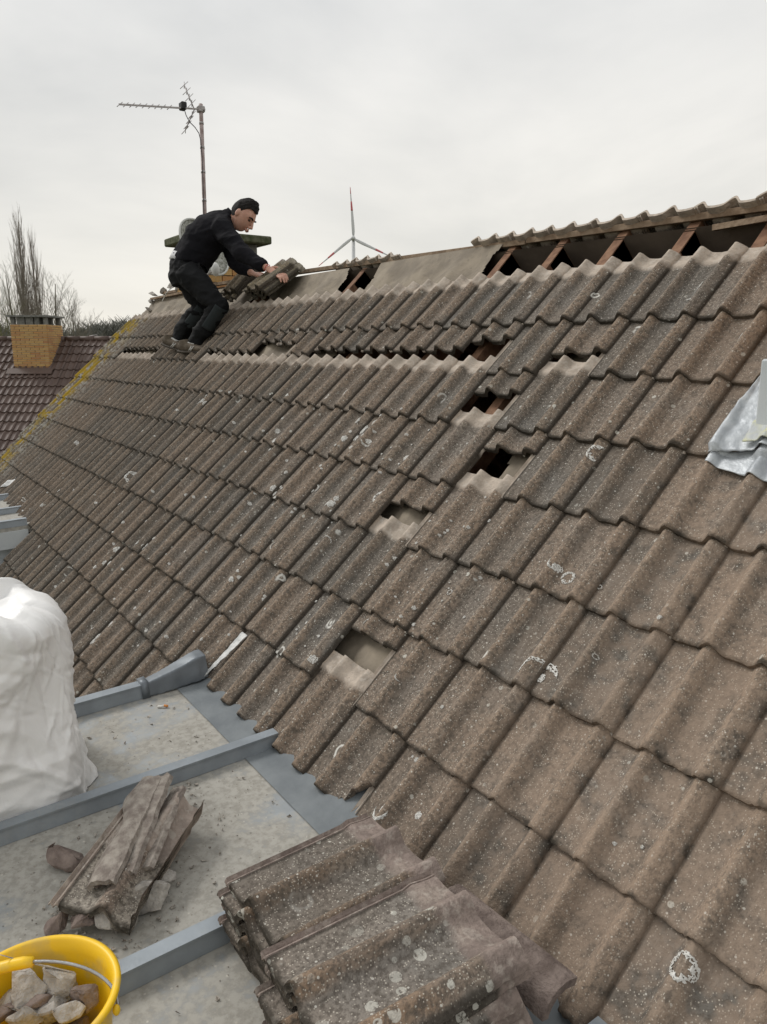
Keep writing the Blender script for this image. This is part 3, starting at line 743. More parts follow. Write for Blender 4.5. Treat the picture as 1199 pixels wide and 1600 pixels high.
for i in range(300):                                # single small dots, denser on the left half
    x = rg.uniform(20, 760); y = rg.uniform(580, 1010)
    c_, r_ = cr(roofpx(x, y))
    if not (2.8 < r_ < 8.6 and c_ > VERGE+1) or (r_ % 1) > 0.93 or (round(r_+0.5), math.floor(c_)) in pushed: continue
    lichen(x, y, rg.choice([1.2, 1.5, 1.5, 2, 2, 2.5, 3]), 'disc', 400+i)

# ================================================================ LOOSE TILES ON THE ROOF
ORD = ['topmost', 'second', 'third', 'fourth', 'fifth', 'sixth', 'seventh', 'eighth', 'ninth']
def loose_tile(mesh, mat4, label, group, mname='concrete_tile'):
    o = bpy.data.objects.new(mname, mesh); COL.objects.link(o); o.matrix_basis = mat4
    return tag(o, label, 'roof tile', group)
def roof_stack(c, r, n_, meshes, label, group, h0=0.05, dh=0.030, seed=1, lean=0.0):
    rnd = random.Random(seed)
    for i in range(n_):
        e = lean; es = ES*math.cos(e)-EN*math.sin(e); en = EN*math.cos(e)+ES*math.sin(e)
        m = tile_frame(RP(c+rnd.uniform(-0.05, 0.05), r+rnd.uniform(-0.07, 0.07), h0+dh*i), es, en) @ Matrix.Rotation(rnd.uniform(-0.04, 0.04), 4, 'Z')
        loose_tile(meshes[i % len(meshes)], m, label % ORD[n_-1-i], group)
roof_stack(-16.3, -0.22, 4, TILES_MOSSY, '%s of the mossy tiles the worker grips on the ridge', 'tiles held by the worker', 0.065, 0.031, 3, 0.20)
roof_stack(-18.9, -0.45, 3, TILES_MOSSY, "%s tile of the small stack in front of the worker's knee", 'stack by the knee', 0.03, 0.030, 8)
roof_stack(-17.5, -0.55, 2, with_mat(TILES[4:6], M['stack']), '%s of two tiles lying between the knee stack and held stack', 'two tiles on the ridge', 0.03, 0.028, 9, 0.16)

# ---- debris on the left end of the ridge
def chunk_mesh(seed, size, flat=0.45, n_=14):
    rnd = random.Random(seed); b = bmesh.new()
    for _ in range(n_):
        v = Vector((rnd.gauss(0, 1), rnd.gauss(0, 1), rnd.gauss(0, 1))).normalized()
        v = Vector((v.x*size[0], v.y*size[1], v.z*size[2]))*rnd.uniform(0.8, 1.0)
        b.verts.new(v/2)
    r = bmesh.ops.convex_hull(b, input=list(b.verts))
    bmesh.ops.delete(b, geom=[v for v in b.verts if not v.link_faces], context='VERTS')
    bmesh.ops.bevel(b, geom=list(b.edges), offset=min(size)*0.05, segments=1, affect='EDGES')
    bmesh.ops.triangulate(b, faces=b.faces)
    bmesh.ops.subdivide_edges(b, edges=[e for e in b.edges if e.calc_length() > max(size)*0.22], cuts=1, use_grid_fill=False)
    for v in b.verts: v.co += Vector((noise.noise(v.co*45+Vector((seed, 0, 0))), noise.noise(v.co*45+Vector((0, seed, 0))), noise.noise(v.co*45+Vector((0, 0, seed)))))*min(size)*0.10
    bmesh.ops.recalc_face_normals(b, faces=b.faces)
    m = bpy.data.meshes.new('chunk'); b.to_mesh(m); b.free()
    return m
def chunk(name, P, size, rot, mat, label, cat, group=None, seed=1):
    m = chunk_mesh(seed, size); m.materials.append(mat)
    o = bpy.data.objects.new(name, m); COL.objects.link(o); o.location = P; o.rotation_euler = rot
    return tag(o, label, cat, group)
for i, (q, h, s_) in enumerate([((268, 446), -0.02, (0.26, 0.16, 0.07)), ((241, 459), -0.01, (0.17, 0.11, 0.05)), ((237, 471), 0.0, (0.10, 0.09, 0.06)), ((231, 482), -0.01, (0.10, 0.16, 0.05)),
                                ((279, 452), -0.01, (0.16, 0.12, 0.04)), ((256, 455), -0.01, (0.15, 0.12, 0.04))]):
    P = roofpx(q[0], q[1], h-0.03)
    chunk('broken_ridge_piece', P, s_, (TH*0.6, 0.2*i, 0.7*i), M['chunk'], ['largest flat mortar chunk on the far left ridge end', 'pale mortar chunk sticking out leftmost over the ridge lath', 'small mortar lump just under the leftmost ridge chunk', 'long mortar piece lowest on the left ridge slope', "mortar piece beside the worker's thigh on the ridge", 'thin mortar slab between the largest and leftmost ridge chunks'][i], 'rubble', 'mortar chunks on the ridge end', 40+i)
b = MB().bar(roofpx(238, 467, -0.02), roofpx(288, 457, -0.02), 0.05, 0.022); tag(b.build('loose_lath', M['lath']), "pale lath lying along the ridge behind the worker's thigh", 'lath')
pts = [roofpx(254, 471, 0.0), roofpx(260, 458, 0.10), roofpx(268, 450, 0.12), roofpx(277, 446, 0.06), roofpx(284, 449, 0.02)]
b = MB().tube(pts, 0.006, 6); tag(b.build('wire', plain('white_wire', (0.55, 0.55, 0.52), (0.6, 0.6, 0.57), 5)), 'thin white wire looping over the ridge rubble', 'wire')

# ================================================================ ANTENNA AND DISH
M['galv'] = plain('galvanised_steel', (0.30, 0.28, 0.27), (0.46, 0.43, 0.42), 20, 0.5, 0.4, 0.2, 80)
M['rustpipe'] = plain('stained_mast', (0.24, 0.175, 0.155), (0.40, 0.33, 0.31), 12, 0.6, 0.2, 0.2, 60)
M['black'] = plain('black_plastic', (0.02, 0.02, 0.022), (0.03, 0.03, 0.03), 10, 0.5)
DM = 7.95
mb = at(325.5, 480, DM); mt = at(314, 163, DM)
ant = empty('tv_antenna', mb)
b = MB(); b.tube([mb, mb.lerp(mt, 0.5), mt], 0.021, 12); b.build('mast', M['rustpipe'], ant)
for f in (0.52, 0.66, 0.78, 0.9):
    b = MB(); b.tube([mb.lerp(mt, f), mb.lerp(mt, f+0.012)], 0.0235, 12); b.build('mast_band', M['galv'], ant)
bl, br = at(186, 163, DM+0.0), at(321, 171, DM-0.02)
b = MB(); b.bar(bl, br, 0.015, 0.015); boom = b.build('boom', M['galv'], ant)
ax = (br-bl).normalized(); vw = ray(250, 165).normalized(); lat = vw*0.96+UPV*0.30
lat = (lat-ax*lat.dot(ax)).normalized()
for i in range(9):
    P = bl.lerp(br, 0.01+0.072*i); b = MB(); b.tube([P-lat*0.085, P+lat*0.085], 0.0045, 6); b.build('director', M['galv'], ant)
P = at(286, 166, DM); b = MB(); b.box(P, (0.09, 0.06, 0.075)); b.build('dipole_box', M['black'], ant, bevel=0.008)
for (q0, q1) in (((304, 171), (288, 133)), ((304, 171), (290, 203))):
    A, B = at(*q0, DM), at(*q1, DM); b = MB(); b.tube([A, B], 0.006, 6)
    for f in (0.25, 0.5, 0.75, 1.0):
        Q = A.lerp(B, f); b.tube([Q-lat*0.15, Q+lat*0.15], 0.004, 6); b.tube([Q-UPV*0.035, Q+UPV*0.035], 0.004, 6)
    b.build('reflector', M['galv'], ant)
b = MB(); b.box(at(314, 171, DM), (0.07, 0.07, 0.06)); b.build('mast_clamp', M['galv'], ant, bevel=0.006)
cp = [at(288, 170, DM-0.02), at(291, 180, DM-0.03), at(296, 190, DM-0.03), at(305, 199, DM-0.03), at(311, 208, DM-0.03), at(313.5, 218, DM-0.03)]+[at(316+i*1.6, 250+50*i, DM-0.03) for i in range(5)]
b = MB(); b.tube(cp, 0.0045, 6); b.build('cable', M['black'], ant)
tag(ant, 'television antenna on a tall mast rising behind the worker', 'antenna')

dc = at(320, 386, 7.72); dish = empty('satellite_dish', dc-Vector((0, 0, 0.3)))
dn = (-ray(320, 386).normalized()*0.55 + RGT*0.62 + UPV*0.50).normalized()
dx = dn.orthogonal().normalized(); dy = dn.cross(dx)
M['dishmoss'] = plain('lichened_dish', (0.16, 0.16, 0.13), (0.42, 0.42, 0.38), 35, 0.9, bump=0.4)
M['dishrim'] = plain('dish_rim', (0.42, 0.42, 0.39), (0.55, 0.55, 0.52), 10, 0.6)
RD = 0.31
b = MB(); b.lathe(dc, [(0.001, -0.055)]+[(RD*t, -0.055+0.055*t*t) for t in (0.2, 0.4, 0.6, 0.8, 1.0)]+[(RD, -0.01)]+[(RD*t, -0.067+0.055*t*t) for t in (0.8, 0.5, 0.2, 0.001)], 40, (dx, dy, dn)); b.build('reflector', M['dishmoss'], dish)
b = MB(); b.tube([dc+dx*(RD*math.cos(a))+dy*(RD*math.sin(a)) for a in [2*math.pi*i/48 for i in range(49)]], 0.011, 8, False); b.build('rim', M['dishrim'], dish)
la = at(337, 421, 7.35)
b = MB(); b.tube([dc-dn*0.04-UPV*0.2, dc-UPV*0.30+dn*0.02, la], 0.011, 8); b.build('feed_arm', M['galv'], dish)
b = MB(); b.ball(la, (0.04, 0.04, 0.065)); b.tube([la, la+(dc-la)*0.2], [0.04, 0.03], 10); b.build('receiver', plain('white_plastic', (0.6, 0.6, 0.57), (0.66, 0.66, 0.63), 6, 0.5), dish)
b = MB(); b.tube([dc-dn*0.06, dc-dn*0.20], 0.03, 10); b.build('mount', M['galv'], dish)
tag(dish, "mossy round satellite dish half hidden behind the worker's back", 'satellite dish')

# ================================================================ NEIGHBOUR'S HOUSE
ND = 22.0
nR = RGT.copy(); nF = Vector((FWD.x, FWD.y, 0)).normalized(); nU = Vector((0, 0, 1))
nrid = at(80, 530, ND)                      # a point of its ridge
NTH = rad(40)
NS = (-nF*math.cos(NTH)-nU*math.sin(NTH))   # down its slope towards us
NN = (-nF*math.sin(NTH)+nU*math.cos(NTH))
nh = empty('house', nrid-nU*nrid.z); tag(nh, "neighbour's house with dark brown tiled roof and yellow brick chimney", 'house')
def NPt(a, s_, h=0): return nrid+nR*a+NS*s_+NN*h
NL, NRr, NLEN = -9.0, 7.0, 5.4
b = MB(); b.box(NPt((NL+NRr)/2, NLEN/2, -0.09), (NRr-NL, NLEN, 0.10), (nR, NS, NN)); nroof = b.build('roof', plain('dark_underlay', (0.05, 0.04, 0.036), (0.06, 0.05, 0.045), 4), nh)
NS2 = (nF*math.cos(NTH)-nU*math.sin(NTH)); NN2 = (nF*math.sin(NTH)+nU*math.cos(NTH))
b = MB(); b.box(nrid+nR*((NL+NRr)/2)+NS2*(NLEN/2)-NN2*0.09, (NRr-NL, NLEN, 0.10), (nR, NS2, NN2)); b.build('back_roof', M['sheath'], nh)
zt = (nrid+NS*NLEN).z-0.1
MB().box(Vector((nrid.x, nrid.y, zt/2))+nR*((NL+NRr)/2), (NRr-NL-0.6, NLEN*2*math.cos(NTH)-0.8, zt), (nR, nF, nU)).build('wall', M['render'], nh)
k = NT('brown_glazed_tile', 0.6, 0, 0.4); nn = k.noise(3, detail=4)
k.col(k.mix(k.step(k.rand(), 0, 1, 0, 0.6), k.mix(k.step(nn, 0.3, 0.7), (0.070, 0.045, 0.036), (0.098, 0.064, 0.051)), (0.112, 0.076, 0.062))); M['ntile'] = k.m
nx_ = [0, .03, .06, .09, .11, .13, .15, .17, .19, .21, .24, .27, .30, .32, .335, .355]
def nprof(x):
    z = 0
    for c in (0.155, 0.325):
        d = abs(x-c)/0.05
        if d < 1: z += 0.036*(0.5+0.5*math.cos(math.pi*d))
    return z
b = MB(); nvv = []
for y in (0, 0.40):
    for zo in (0, -0.03): nvv += [(x, y, nprof(x)+zo) for x in nx_]
kx = len(nx_); fs = []
for i in range(kx-1):
    fs += [(i, i+1, 2*kx+i+1, 2*kx+i), (i, kx+i, kx+i+1, i+1)]
b.add(nvv, fs, True); nm_ = b.mesh('tile'); nm_.set_sharp_from_angle(angle=rad(45)); nm_.materials.append(M['ntile'])
NG, NW = 0.335, 0.34
e = 0.09; es = (-NS)*math.cos(e)-NN*math.sin(e); en = NN*math.cos(e)+(-NS)*math.sin(e)
rg = random.Random(4)
for r in range(1, 16):
    for c in range(-9, 10):
        o = bpy.data.objects.new('tile', nm_); COL.objects.link(o)
        o.matrix_basis = tile_frame(NPt(c*NW+rg.uniform(-.004, .004), r*NG+rg.uniform(-.005, .005), 0.03), es, en, nR); own(o, nroof)
for i in range(-8, 8):
    A = nrid+nR*(i*0.42)+nU*0.0
    b = MB(); b.tube([A+nR*0.0, A+nR*0.425], [(0.10, 0.085), (0.11, 0.095)], 10, True, nF); b.build('ridge_tile', M['ntile'], nroof)
# brick chimney standing on the slope towards us
cA = on(15, 545, NN, NPt(0, 0)); bwid = 58/FPX*(ND-1.5)
cdep = 21.0
p0 = at(16, 507, cdep); wc_ = 57/FPX*cdep; zt_ = p0.z; zb_ = at(30, 580, cdep).z
nch = MB().box(p0+nR*(wc_/2)+nF*(wc_/2)-nU*0.9, (wc_-0.03, wc_-0.03, 1.8), (nR, nF, nU)).build('chimney', M['lime'], nh)
nb_ = 4; bw_ = wc_/nb_; nrow = 21; bh_ = (zt_-zb_)/20
brick_wall(nch, p0+nF*0.008-nU*(bh_*nrow), nR, nU, nb_, nrow, bw_, bh_, 0.013, 0.05, M['brick_y'], -nF, 0, 3)
brick_wall(nch, p0+nR*(wc_-0.008)-nU*(bh_*nrow), nF, nU, nb_, nrow, bw_, bh_, 0.013, 0.05, M['brick_y'], nR, 1, 4)
for i, f in enumerate((0.06, 0.28, 0.52, 0.72, 0.95)):
    for g_ in (0.08, 0.92):
        MB().box(p0+nR*(wc_*f)+nF*(wc_*g_)+nU*0.10, ((0.10, 0.22, 0.20, 0.12, 0.10)[i], 0.10, 0.2), (nR, nF, nU)).build('post', M['concrete_grey'], nch)
MB().box(p0+nR*(wc_/2)+nF*(wc_/2)+nU*0.225, (wc_+0.14, wc_+0.14, 0.05), (nR, nF, nU)).build('slab', M['concrete_grey'], nch)
MB().box(NPt(0, 0)+nR*((p0-nrid).dot(nR)+wc_/2)+NS*((zt_-zb_)/math.sin(NTH)*0+ (nrid.z-zb_)/math.sin(NTH)+0.07)+NN*0.055, (wc_+0.25, 0.22, 0.02), (nR, NS, NN)).build('flashing', M['ntile'], nch)
# little roof exit at the lower left
MB().box(at(-14, 680, 20.4), (0.85, 0.7, 0.9), (nR, NS, NN)).build('roof_hatch', M['zinc'], nh, bevel=0.02)
b = MB(); A = at(138, 528, ND)
b.tube([at(140, 529, ND), at(140, 525, ND), at(152, 523, ND), at(152, 529, ND)], 0.012, 6); b.build('ridge_hook', M['galv'], nh)

# ================================================================ TREES AND FAR WOOD
def bark(name, a, b_): return plain(name, a, b_, 2, 0.95, bump=0.3, bs=8)
M['poplar'] = bark('poplar_bark', (0.21, 0.18, 0.15), (0.32, 0.28, 0.235))
M['bark'] = bark('bare_bark', (0.15, 0.135, 0.105), (0.23, 0.21, 0.165))
M['bark_g'] = bark('mossy_bark', (0.12, 0.125, 0.06), (0.20, 0.19, 0.10))
def twig(b, A, B, r0, r1): b.tube([A, B], [r0, r1], 3, False)
def grow(b, P, d, L, r, lev, rnd, spread, up):
    """one branch with its twigs"""
    n_ = 4; pts = [P]; q = P.copy(); dd = d.copy()
    for i in range(n_):
        dd = (dd+Vector((rnd.uniform(-1, 1), rnd.uniform(-1, 1), rnd.uniform(-0.6, 1)))*0.10+Vector((0, 0, up*0.12))).normalized()
        q = q+dd*(L/n_); pts.append(q.copy())
    b.tube(pts, [r*(1-0.17*i) for i in range(n_+1)], 5 if lev > 1 else 3, False)
    if lev == 0: return
    k_ = rnd.randint(5, 7) if lev < 3 else rnd.randint(7, 9)
    for i in range(k_):
        f = 0.22+0.78*(i+rnd.random())/k_; j = min(n_-1, int(f*n_)); A = pts[j].lerp(pts[j+1], f*n_-j)
        ax_ = Vector((rnd.gauss(0, 1), rnd.gauss(0, 1), rnd.gauss(0, 1))); ax_ = (ax_-dd*ax_.dot(dd)).normalized()
        nd = (dd*(1-spread)+ax_*spread+Vector((0, 0, up*0.25))).normalized()
        grow(b, A, nd, L*rnd.uniform(0.42, 0.62)*(1.1-0.4*f), r*0.42, lev-1, rnd, spread, up)
def tree(P, H, r, seed, spread, up, mat, label, name='bare_tree', first=0.18, lev=3, nl=9, lratio=0.45):
    rnd = random.Random(seed); root = empty(name, (P.x, P.y, 0))
    t = MB(); pts = [Vector((P.x+0.25*noise.noise(Vector((i*0.7, seed, 0))), P.y+0.25*noise.noise(Vector((seed, i*0.7, 0))), H*i/8)) for i in range(9)]
    t.tube(pts, [r*(1-0.108*i) for i in range(9)], 8, False); t.build('trunk', mat, root)
    b = MB()
    for i in range(nl):
        f = first+(0.94-first)*(i+rnd.random()*0.6)/nl; j = min(7, int(f*8)); A = pts[j].lerp(pts[j+1], f*8-j)
        a = i*2.4+rnd.random(); d = Vector((math.cos(a)*spread, math.sin(a)*spread, 1-spread*0.7+up*0.3)).normalized()
        grow(b, A, d, H*lratio*(1.12-0.85*f), r*0.38*(1.15-f), lev-1, rnd, spread, up)
    b.build('crown', mat, root, recalc=False)
    return tag(root, label, 'tree', 'bare trees behind the neighbour')
def far(x, d): P = at(x, 540, d); return Vector((P.x, P.y, 0))
def htop(y, d): return at(600, y, d).z
tree(far(46, 60), htop(352, 60), 0.15, 2, 0.22, 1.4, M['poplar'], 'tall slender bare poplar, the highest tree at the left', 'poplar_tree', 0.12, 3, 56, 0.34)
tree(far(63, 61), htop(378, 61), 0.13, 5, 0.22, 1.4, M['poplar'], 'slightly lower bare poplar stem just right of the tallest', 'poplar_tree', 0.12, 3, 46, 0.34)
tree(far(22, 50), htop(432, 50), 0.16, 8, 0.45, 0.8, M['bark'], "bare spreading tree directly behind the neighbour's chimney", 'bare_tree', 0.25, 4, 12)
tree(far(93, 48), htop(445, 48), 0.17, 12, 0.50, 0.6, M['bark'], "bare branching tree just right of the neighbour's chimney", 'bare_tree', 0.2, 4, 13)
tree(far(118, 64), htop(478, 64), 0.16, 15, 0.55, 0.5, M['bark'], 'low bare tree before the far wood', 'bare_tree', 0.2, 4, 12)
tree(far(2, 42), htop(470, 42), 0.12, 21, 0.5, 0.6, M['bark_g'], 'greenish bare bush at the left picture edge', 'bush', 0.15, 4, 12)
k = NT('far_wood', 1.0); nn = k.noise(0.35, detail=5, rough=0.7); k.col(k.mix(k.step(nn, 0.35, 0.65), (0.13, 0.135, 0.115), (0.20, 0.195, 0.17)))  # haze put into the colour as a lighter grey
b = MB(); rg = random.Random(9)
for i in range(2600):
    d = rg.uniform(170, 215); x = rg.uniform(-160, 420)
    env = 497+10*math.sin(x*0.021)+9*noise.noise(Vector((x*0.03, 0, 0)))
    P = far(x, d); H = htop(env, d)*rg.uniform(0.82, 1.03)
    b.tube([Vector((P.x, P.y, 0)), Vector((P.x, P.y, H*0.7))], [0.18, 0.1], 3, False)
    for j in range(16):
        a = rg.uniform(0, 6.28); z0 = H*rg.uniform(0.15, 0.80); l = H*rg.uniform(0.08, 0.20)
        A = Vector((P.x, P.y, z0)); B = A+Vector((math.cos(a)*l*0.9, math.sin(a)*l*0.9, l*0.9))
        b.tube([A, B], [0.12, 0.03], 3, False)
o = b.build('far_wood', k.m, recalc=False); o['kind'] = 'stuff'; o['label'] = 'grey bare wood far behind the neighbouring roofs'; o['category'] = 'wood'

# ================================================================ WIND TURBINE
TD = 650.0; s_ = TD/FPX
M['twhite'] = plain('turbine_white', (0.62, 0.63, 0.63), (0.66, 0.66, 0.66), 0.1, 0.5, bump=0)
M['tred'] = plain('turbine_red', (0.55, 0.13, 0.14), (0.60, 0.16, 0.17), 0.1, 0.5, bump=0)
hub = at(552, 372, TD); tb = Vector((hub.x, hub.y, 0))+nF*3.0
tur = empty('wind_turbine', tb); tag(tur, 'white wind turbine with red banded blades far beyond the ridge', 'wind turbine')
b = MB(); b.tube([tb, tb+nU*(hub.z-1)], [2.6, 1.5], 20); b.build('tower', M['twhite'], tur)
b = MB(); b.tube([hub+nF*0.8, hub+nF*3, hub+nF*8], [1.9, 2.1, 1.5], 14); b.build('nacelle', M['twhite'], tur)
b = MB(); b.ball(hub-nF*0.6, (1.9, 1.9, 2.2), (nR, nU, nF)); b.build('hub', M['twhite'], tur)
for tip in ((548, 296), (497.5, 415), (617, 403)):
    T = at(*tip, TD); T = T-nF*((T-hub).dot(nF))-nF*0.6; H0 = hub-nF*0.6
    d = T-H0; L = d.length; d.normalize(); sd_ = nF.cross(d).normalized()
    def blade(f0, f1, g_):
        bb = MB(); fr = [f0+(f1-f0)*i/8 for i in range(9)]; pts = []; rs = []
        for f in fr:
            ch_ = (1.0+(2.3-1.0)*min(1, f/0.16)) if f < 0.16 else 2.3*(1-(f-0.16)/0.84)+0.35*((f-0.16)/0.84)
            pts.append(H0+d*(L*f)+sd_*(ch_*0.25)); rs.append((ch_*0.62*g_, max(0.18, ch_*0.2)*g_))
        bb.tube(pts, rs, 10, True, sd_); return bb
    bo = blade(0.0, 1.0, 1.0).build('blade', M['twhite'], tur)
    blade(0.54, 0.72, 1.06).build('red_band', M['tred'], bo); blade(0.87, 1.0, 1.06).build('red_tip', M['tred'], bo)

# ================================================================ FOREGROUND ON THE DORMER
# ---- two stacks of taken-down tiles
def floor_stack(x0, y0, n_, label, group, seed, yaw=0.0, dh=0.0335):
    rnd = random.Random(seed)
    for i in range(n_):
        P = DP(x0+rnd.uniform(-0.010, 0.010), y0+rnd.uniform(-0.016, 0.016)) + DN*(TT+0.003+dh*i)
        ex = Vector((math.cos(yaw), math.sin(yaw), 0)); ey = DN.cross(ex).normalized(); ex = ey.cross(DN)
        m = tile_frame(P, ey, DN, ex) @ Matrix.Rotation(rnd.uniform(-0.025, 0.025), 4, 'Z')
        loose_tile(TILES_STACK[(i+seed) % 4], m, label % ORD[n_-1-i], group)
floor_stack(-0.355, -2.265, 6, '%s tile of the stack nearer the broken pile', 'rear stack of taken-down tiles', 2, 0.02)
floor_stack(-0.020, -2.315, 8, '%s tile of the stack at the bottom picture edge', 'front stack of taken-down tiles', 5, -0.02)
# ---- ridge tile lying between stack and roof
A = hor(692, 1392, -1.60); B = hor(872, 1553, -1.60)
b = MB(); t_ = (B-A).normalized(); sv_ = t_.cross(nU).normalized()
n_ = 14; ring = []
up_ = (nU*0.90+Vector((0, -0.42, 0))).normalized(); sv_ = t_.cross(up_).normalized()
vsr = []
for q, rr in ((A, 0.052), (A+t_*0.02, 0.055), (A.lerp(B, 0.5), 0.060), (B-t_*0.02, 0.066), (B, 0.064)):
    for ro in (rr, rr-0.016):
        for i in range(n_+1):
            a = rad(38)+rad(104)*i/n_; rl = ro*1.10; vsr.append(q+sv_*(rl*math.cos(a))+up_*(rl*math.sin(a)-0.062+0.003*noise.noise(q*40+Vector((a*6, 0, 0)))))
m_ = n_+1; fs = []
for j in range(4):
    for i in range(n_):
        a0 = j*2*m_+i; a1 = (j+1)*2*m_+i
        fs.append((a0, a0+1, a1+1, a1)); fs.append((a0+m_, a1+m_, a1+m_+1, a0+m_+1))
    for i in (0, n_): a0 = j*2*m_+i; a1 = (j+1)*2*m_+i; fs.append((a0, a1, a1+m_, a0+m_))
for j in (0, 4):
    for i in range(n_): a0 = j*2*m_+i; fs.append((a0, a0+1, a0+m_+1, a0+m_))
b.add(vsr, fs, True)
M['ridge_tile'] = plain('mauve_ridge_tile', (0.125, 0.095, 0.082), (0.25, 0.20, 0.175), 24, 0.9, bump=0.9, bs=90)
o = b.build('ridge_tile', M['ridge_tile']); o.data.set_sharp_from_angle(angle=rad(40))
tag(o, 'half round mauve ridge tile lying between the front stack and the roof', 'ridge tile')

# ---- pile of broken tiles leaning on the rib
def shard(name, A, B, nrm, meshes, wcut, label, seed, right=False):
    """piece of tile from tail A to head B (photo-derived points)"""
    ey = (B-A); Ls = ey.length; ey.normalize(); nz_ = Vector(nrm); nz_ = (nz_-ey*nz_.dot(ey)).normalized(); ex = ey.cross(nz_)
    if right: A = A-ex*wcut
    src = meshes; m = src.copy(); rnd = random.Random(seed)
    sel = bmesh.new(); sel.from_mesh(m)
    for v in sel.verts:
        v.co.y *= Ls/TL
        jag = 0.012*noise.noise(Vector((v.co.y*25, seed, 0)))+0.006*noise.noise(Vector((v.co.y*80, seed, 1)))
        if v.co.x > wcut+jag: v.co.x = wcut+jag
    bmesh.ops.remove_doubles(sel, verts=sel.verts, dist=0.0004)
    sel.to_mesh(m); sel.free(); m.materials.clear(); m.materials.append(M['shard'])
    o = bpy.data.objects.new(name, m); COL.objects.link(o); o.matrix_basis = tile_frame(A, ey, nz_, ex)
    return tag(o, label, 'broken tile')
exh = Vector((0.75, 0.66, 0))
A = hor(92, 1412, -1.675); B = hor(225, 1236, -1.635)
shard('broken_tile', A, B, nU+exh*0.22, TILES[0], 0.190, 'broad broken tile with a grey trough, lying on top of the rubble pile', 1)
M['shard_plain'] = plain('tile_core', (0.20, 0.168, 0.145), (0.38, 0.34, 0.295), 34, 0.92, bump=0.7, bs=80)
def plate(A, B, nrm, wd, label, seed):
    # thin curved splinter of a tile; A-B is its raised long edge
    ey = (B-A); L = ey.length; ey.normalize(); nz_ = Vector(nrm); nz_ = (nz_-ey*nz_.dot(ey)).normalized(); ex = ey.cross(nz_); b = MB()
    def f(u, v, o=0):
        jx = 0.014*noise.noise(Vector((v*7, seed, 0)))+0.006*noise.noise(Vector((v*23, seed, 1))); jy = 0.02*noise.noise(Vector((u*5, seed, 2)))
        w_ = wd*(0.75+0.35*noise.noise(Vector((v*3, seed, 5))))
        return A+ey*(L*v+(jy if v < 0.02 or v > 0.98 else 0))-ex*(w_*(1-u))+ex*(jx*0.5 if u > 0.9 else 0)+nz_*(0.016*math.cos((u-0.4)*3.0)+0.004*noise.noise(Vector((u*4, v*9, seed)))-o)
    nu_, nv_ = 8, 22
    b.grid(lambda u, v: f(u, v), nu_, nv_); b.grid(lambda u, v: f(u, v, 0.014), nu_, nv_)
    n1_ = (nu_+1)*(nv_+1); loop = [i for i in range(nu_+1)]+[j*(nu_+1)+nu_ for j in range(1, nv_+1)]+[nv_*(nu_+1)+i for i in range(nu_-1, -1, -1)]+[j*(nu_+1) for j in range(nv_-1, 0, -1)]
    for p, q in zip(loop, loop[1:]+loop[:1]): b.f.append((p, q, q+n1_, p+n1_)); b.smooth.append(False)
    o = b.build('broken_tile', M['shard_plain']); o.data.set_sharp_from_angle(angle=rad(40)); return tag(o, label, 'broken tile')
plate(hor(176, 1376, -1.640), hor(252, 1212, -1.585), nU-exh*0.45, 0.10, 'narrow tile shard propped up beside the broad one on the pile', 2)
plate(hor(205, 1362, -1.650), hor(264, 1208, -1.580), nU-exh*0.90, 0.09, 'tallest tile shard, second from the right edge of the pile', 4)
plate(hor(232, 1352, -1.665), hor(284, 1226, -1.615), nU-exh*1.30, 0.085, 'outermost reddish tile shard leaning on the right of the pile', 7)
plate(hor(232, 1412, -1.735), hor(262, 1330, -1.70), nU+exh*0.25, 0.08, 'pale flat shard lying low at the right of the pile', 11)
pile = [((200, 1330), 0.05, (0.17, 0.22, 0.07), 'chunk_red'), ((228, 1400), 0.035, (0.17, 0.12, 0.09), 'chunk'), ((132, 1435), 0.035, (0.10, 0.09, 0.07), 'chunk_red'), ((178, 1432), 0.04, (0.07, 0.12, 0.075), 'chunk'),
        ((92, 1440), 0.03, (0.06, 0.09, 0.06), 'chunk_red'), ((203, 1440), 0.02, (0.05, 0.07, 0.04), 'chunk'), ((104, 1338), 0.03, (0.09, 0.14, 0.07), 'chunk_red'), ((248, 1380), 0.02, (0.07, 0.14, 0.04), 'chunk'),
        ((160, 1385), 0.04, (0.20, 0.16, 0.08), 'chunk_red'), ((118, 1420), 0.02, (0.08, 0.08, 0.05), 'chunk')]
pl = ['dark chunk wedged under the leaning tile shards', 'pale mortar slab at the right foot of the pile', 'reddish stone at the lower front of the pile', 'upright grey stone at the front centre of the pile', 'small dark stone at the lower left of the pile',
      'small pale stone right of the upright grey one', 'dark rounded fragment left of the broad broken tile', 'flat mortar sliver on the far right of the pile', 'broad dark chunk buried in the middle of the pile', 'small grey stone beneath the tail of the broad tile']
for i, (q, h, sz, mm) in enumerate(pile):
    P = dormer_at(*q, h)
    chunk('rubble_chunk', P, sz, (0.3*math.sin(i*3), 0.3*math.cos(i*2), 0.9*i), M[mm], pl[i], 'rubble', 'rubble of the broken pile', 60+i)

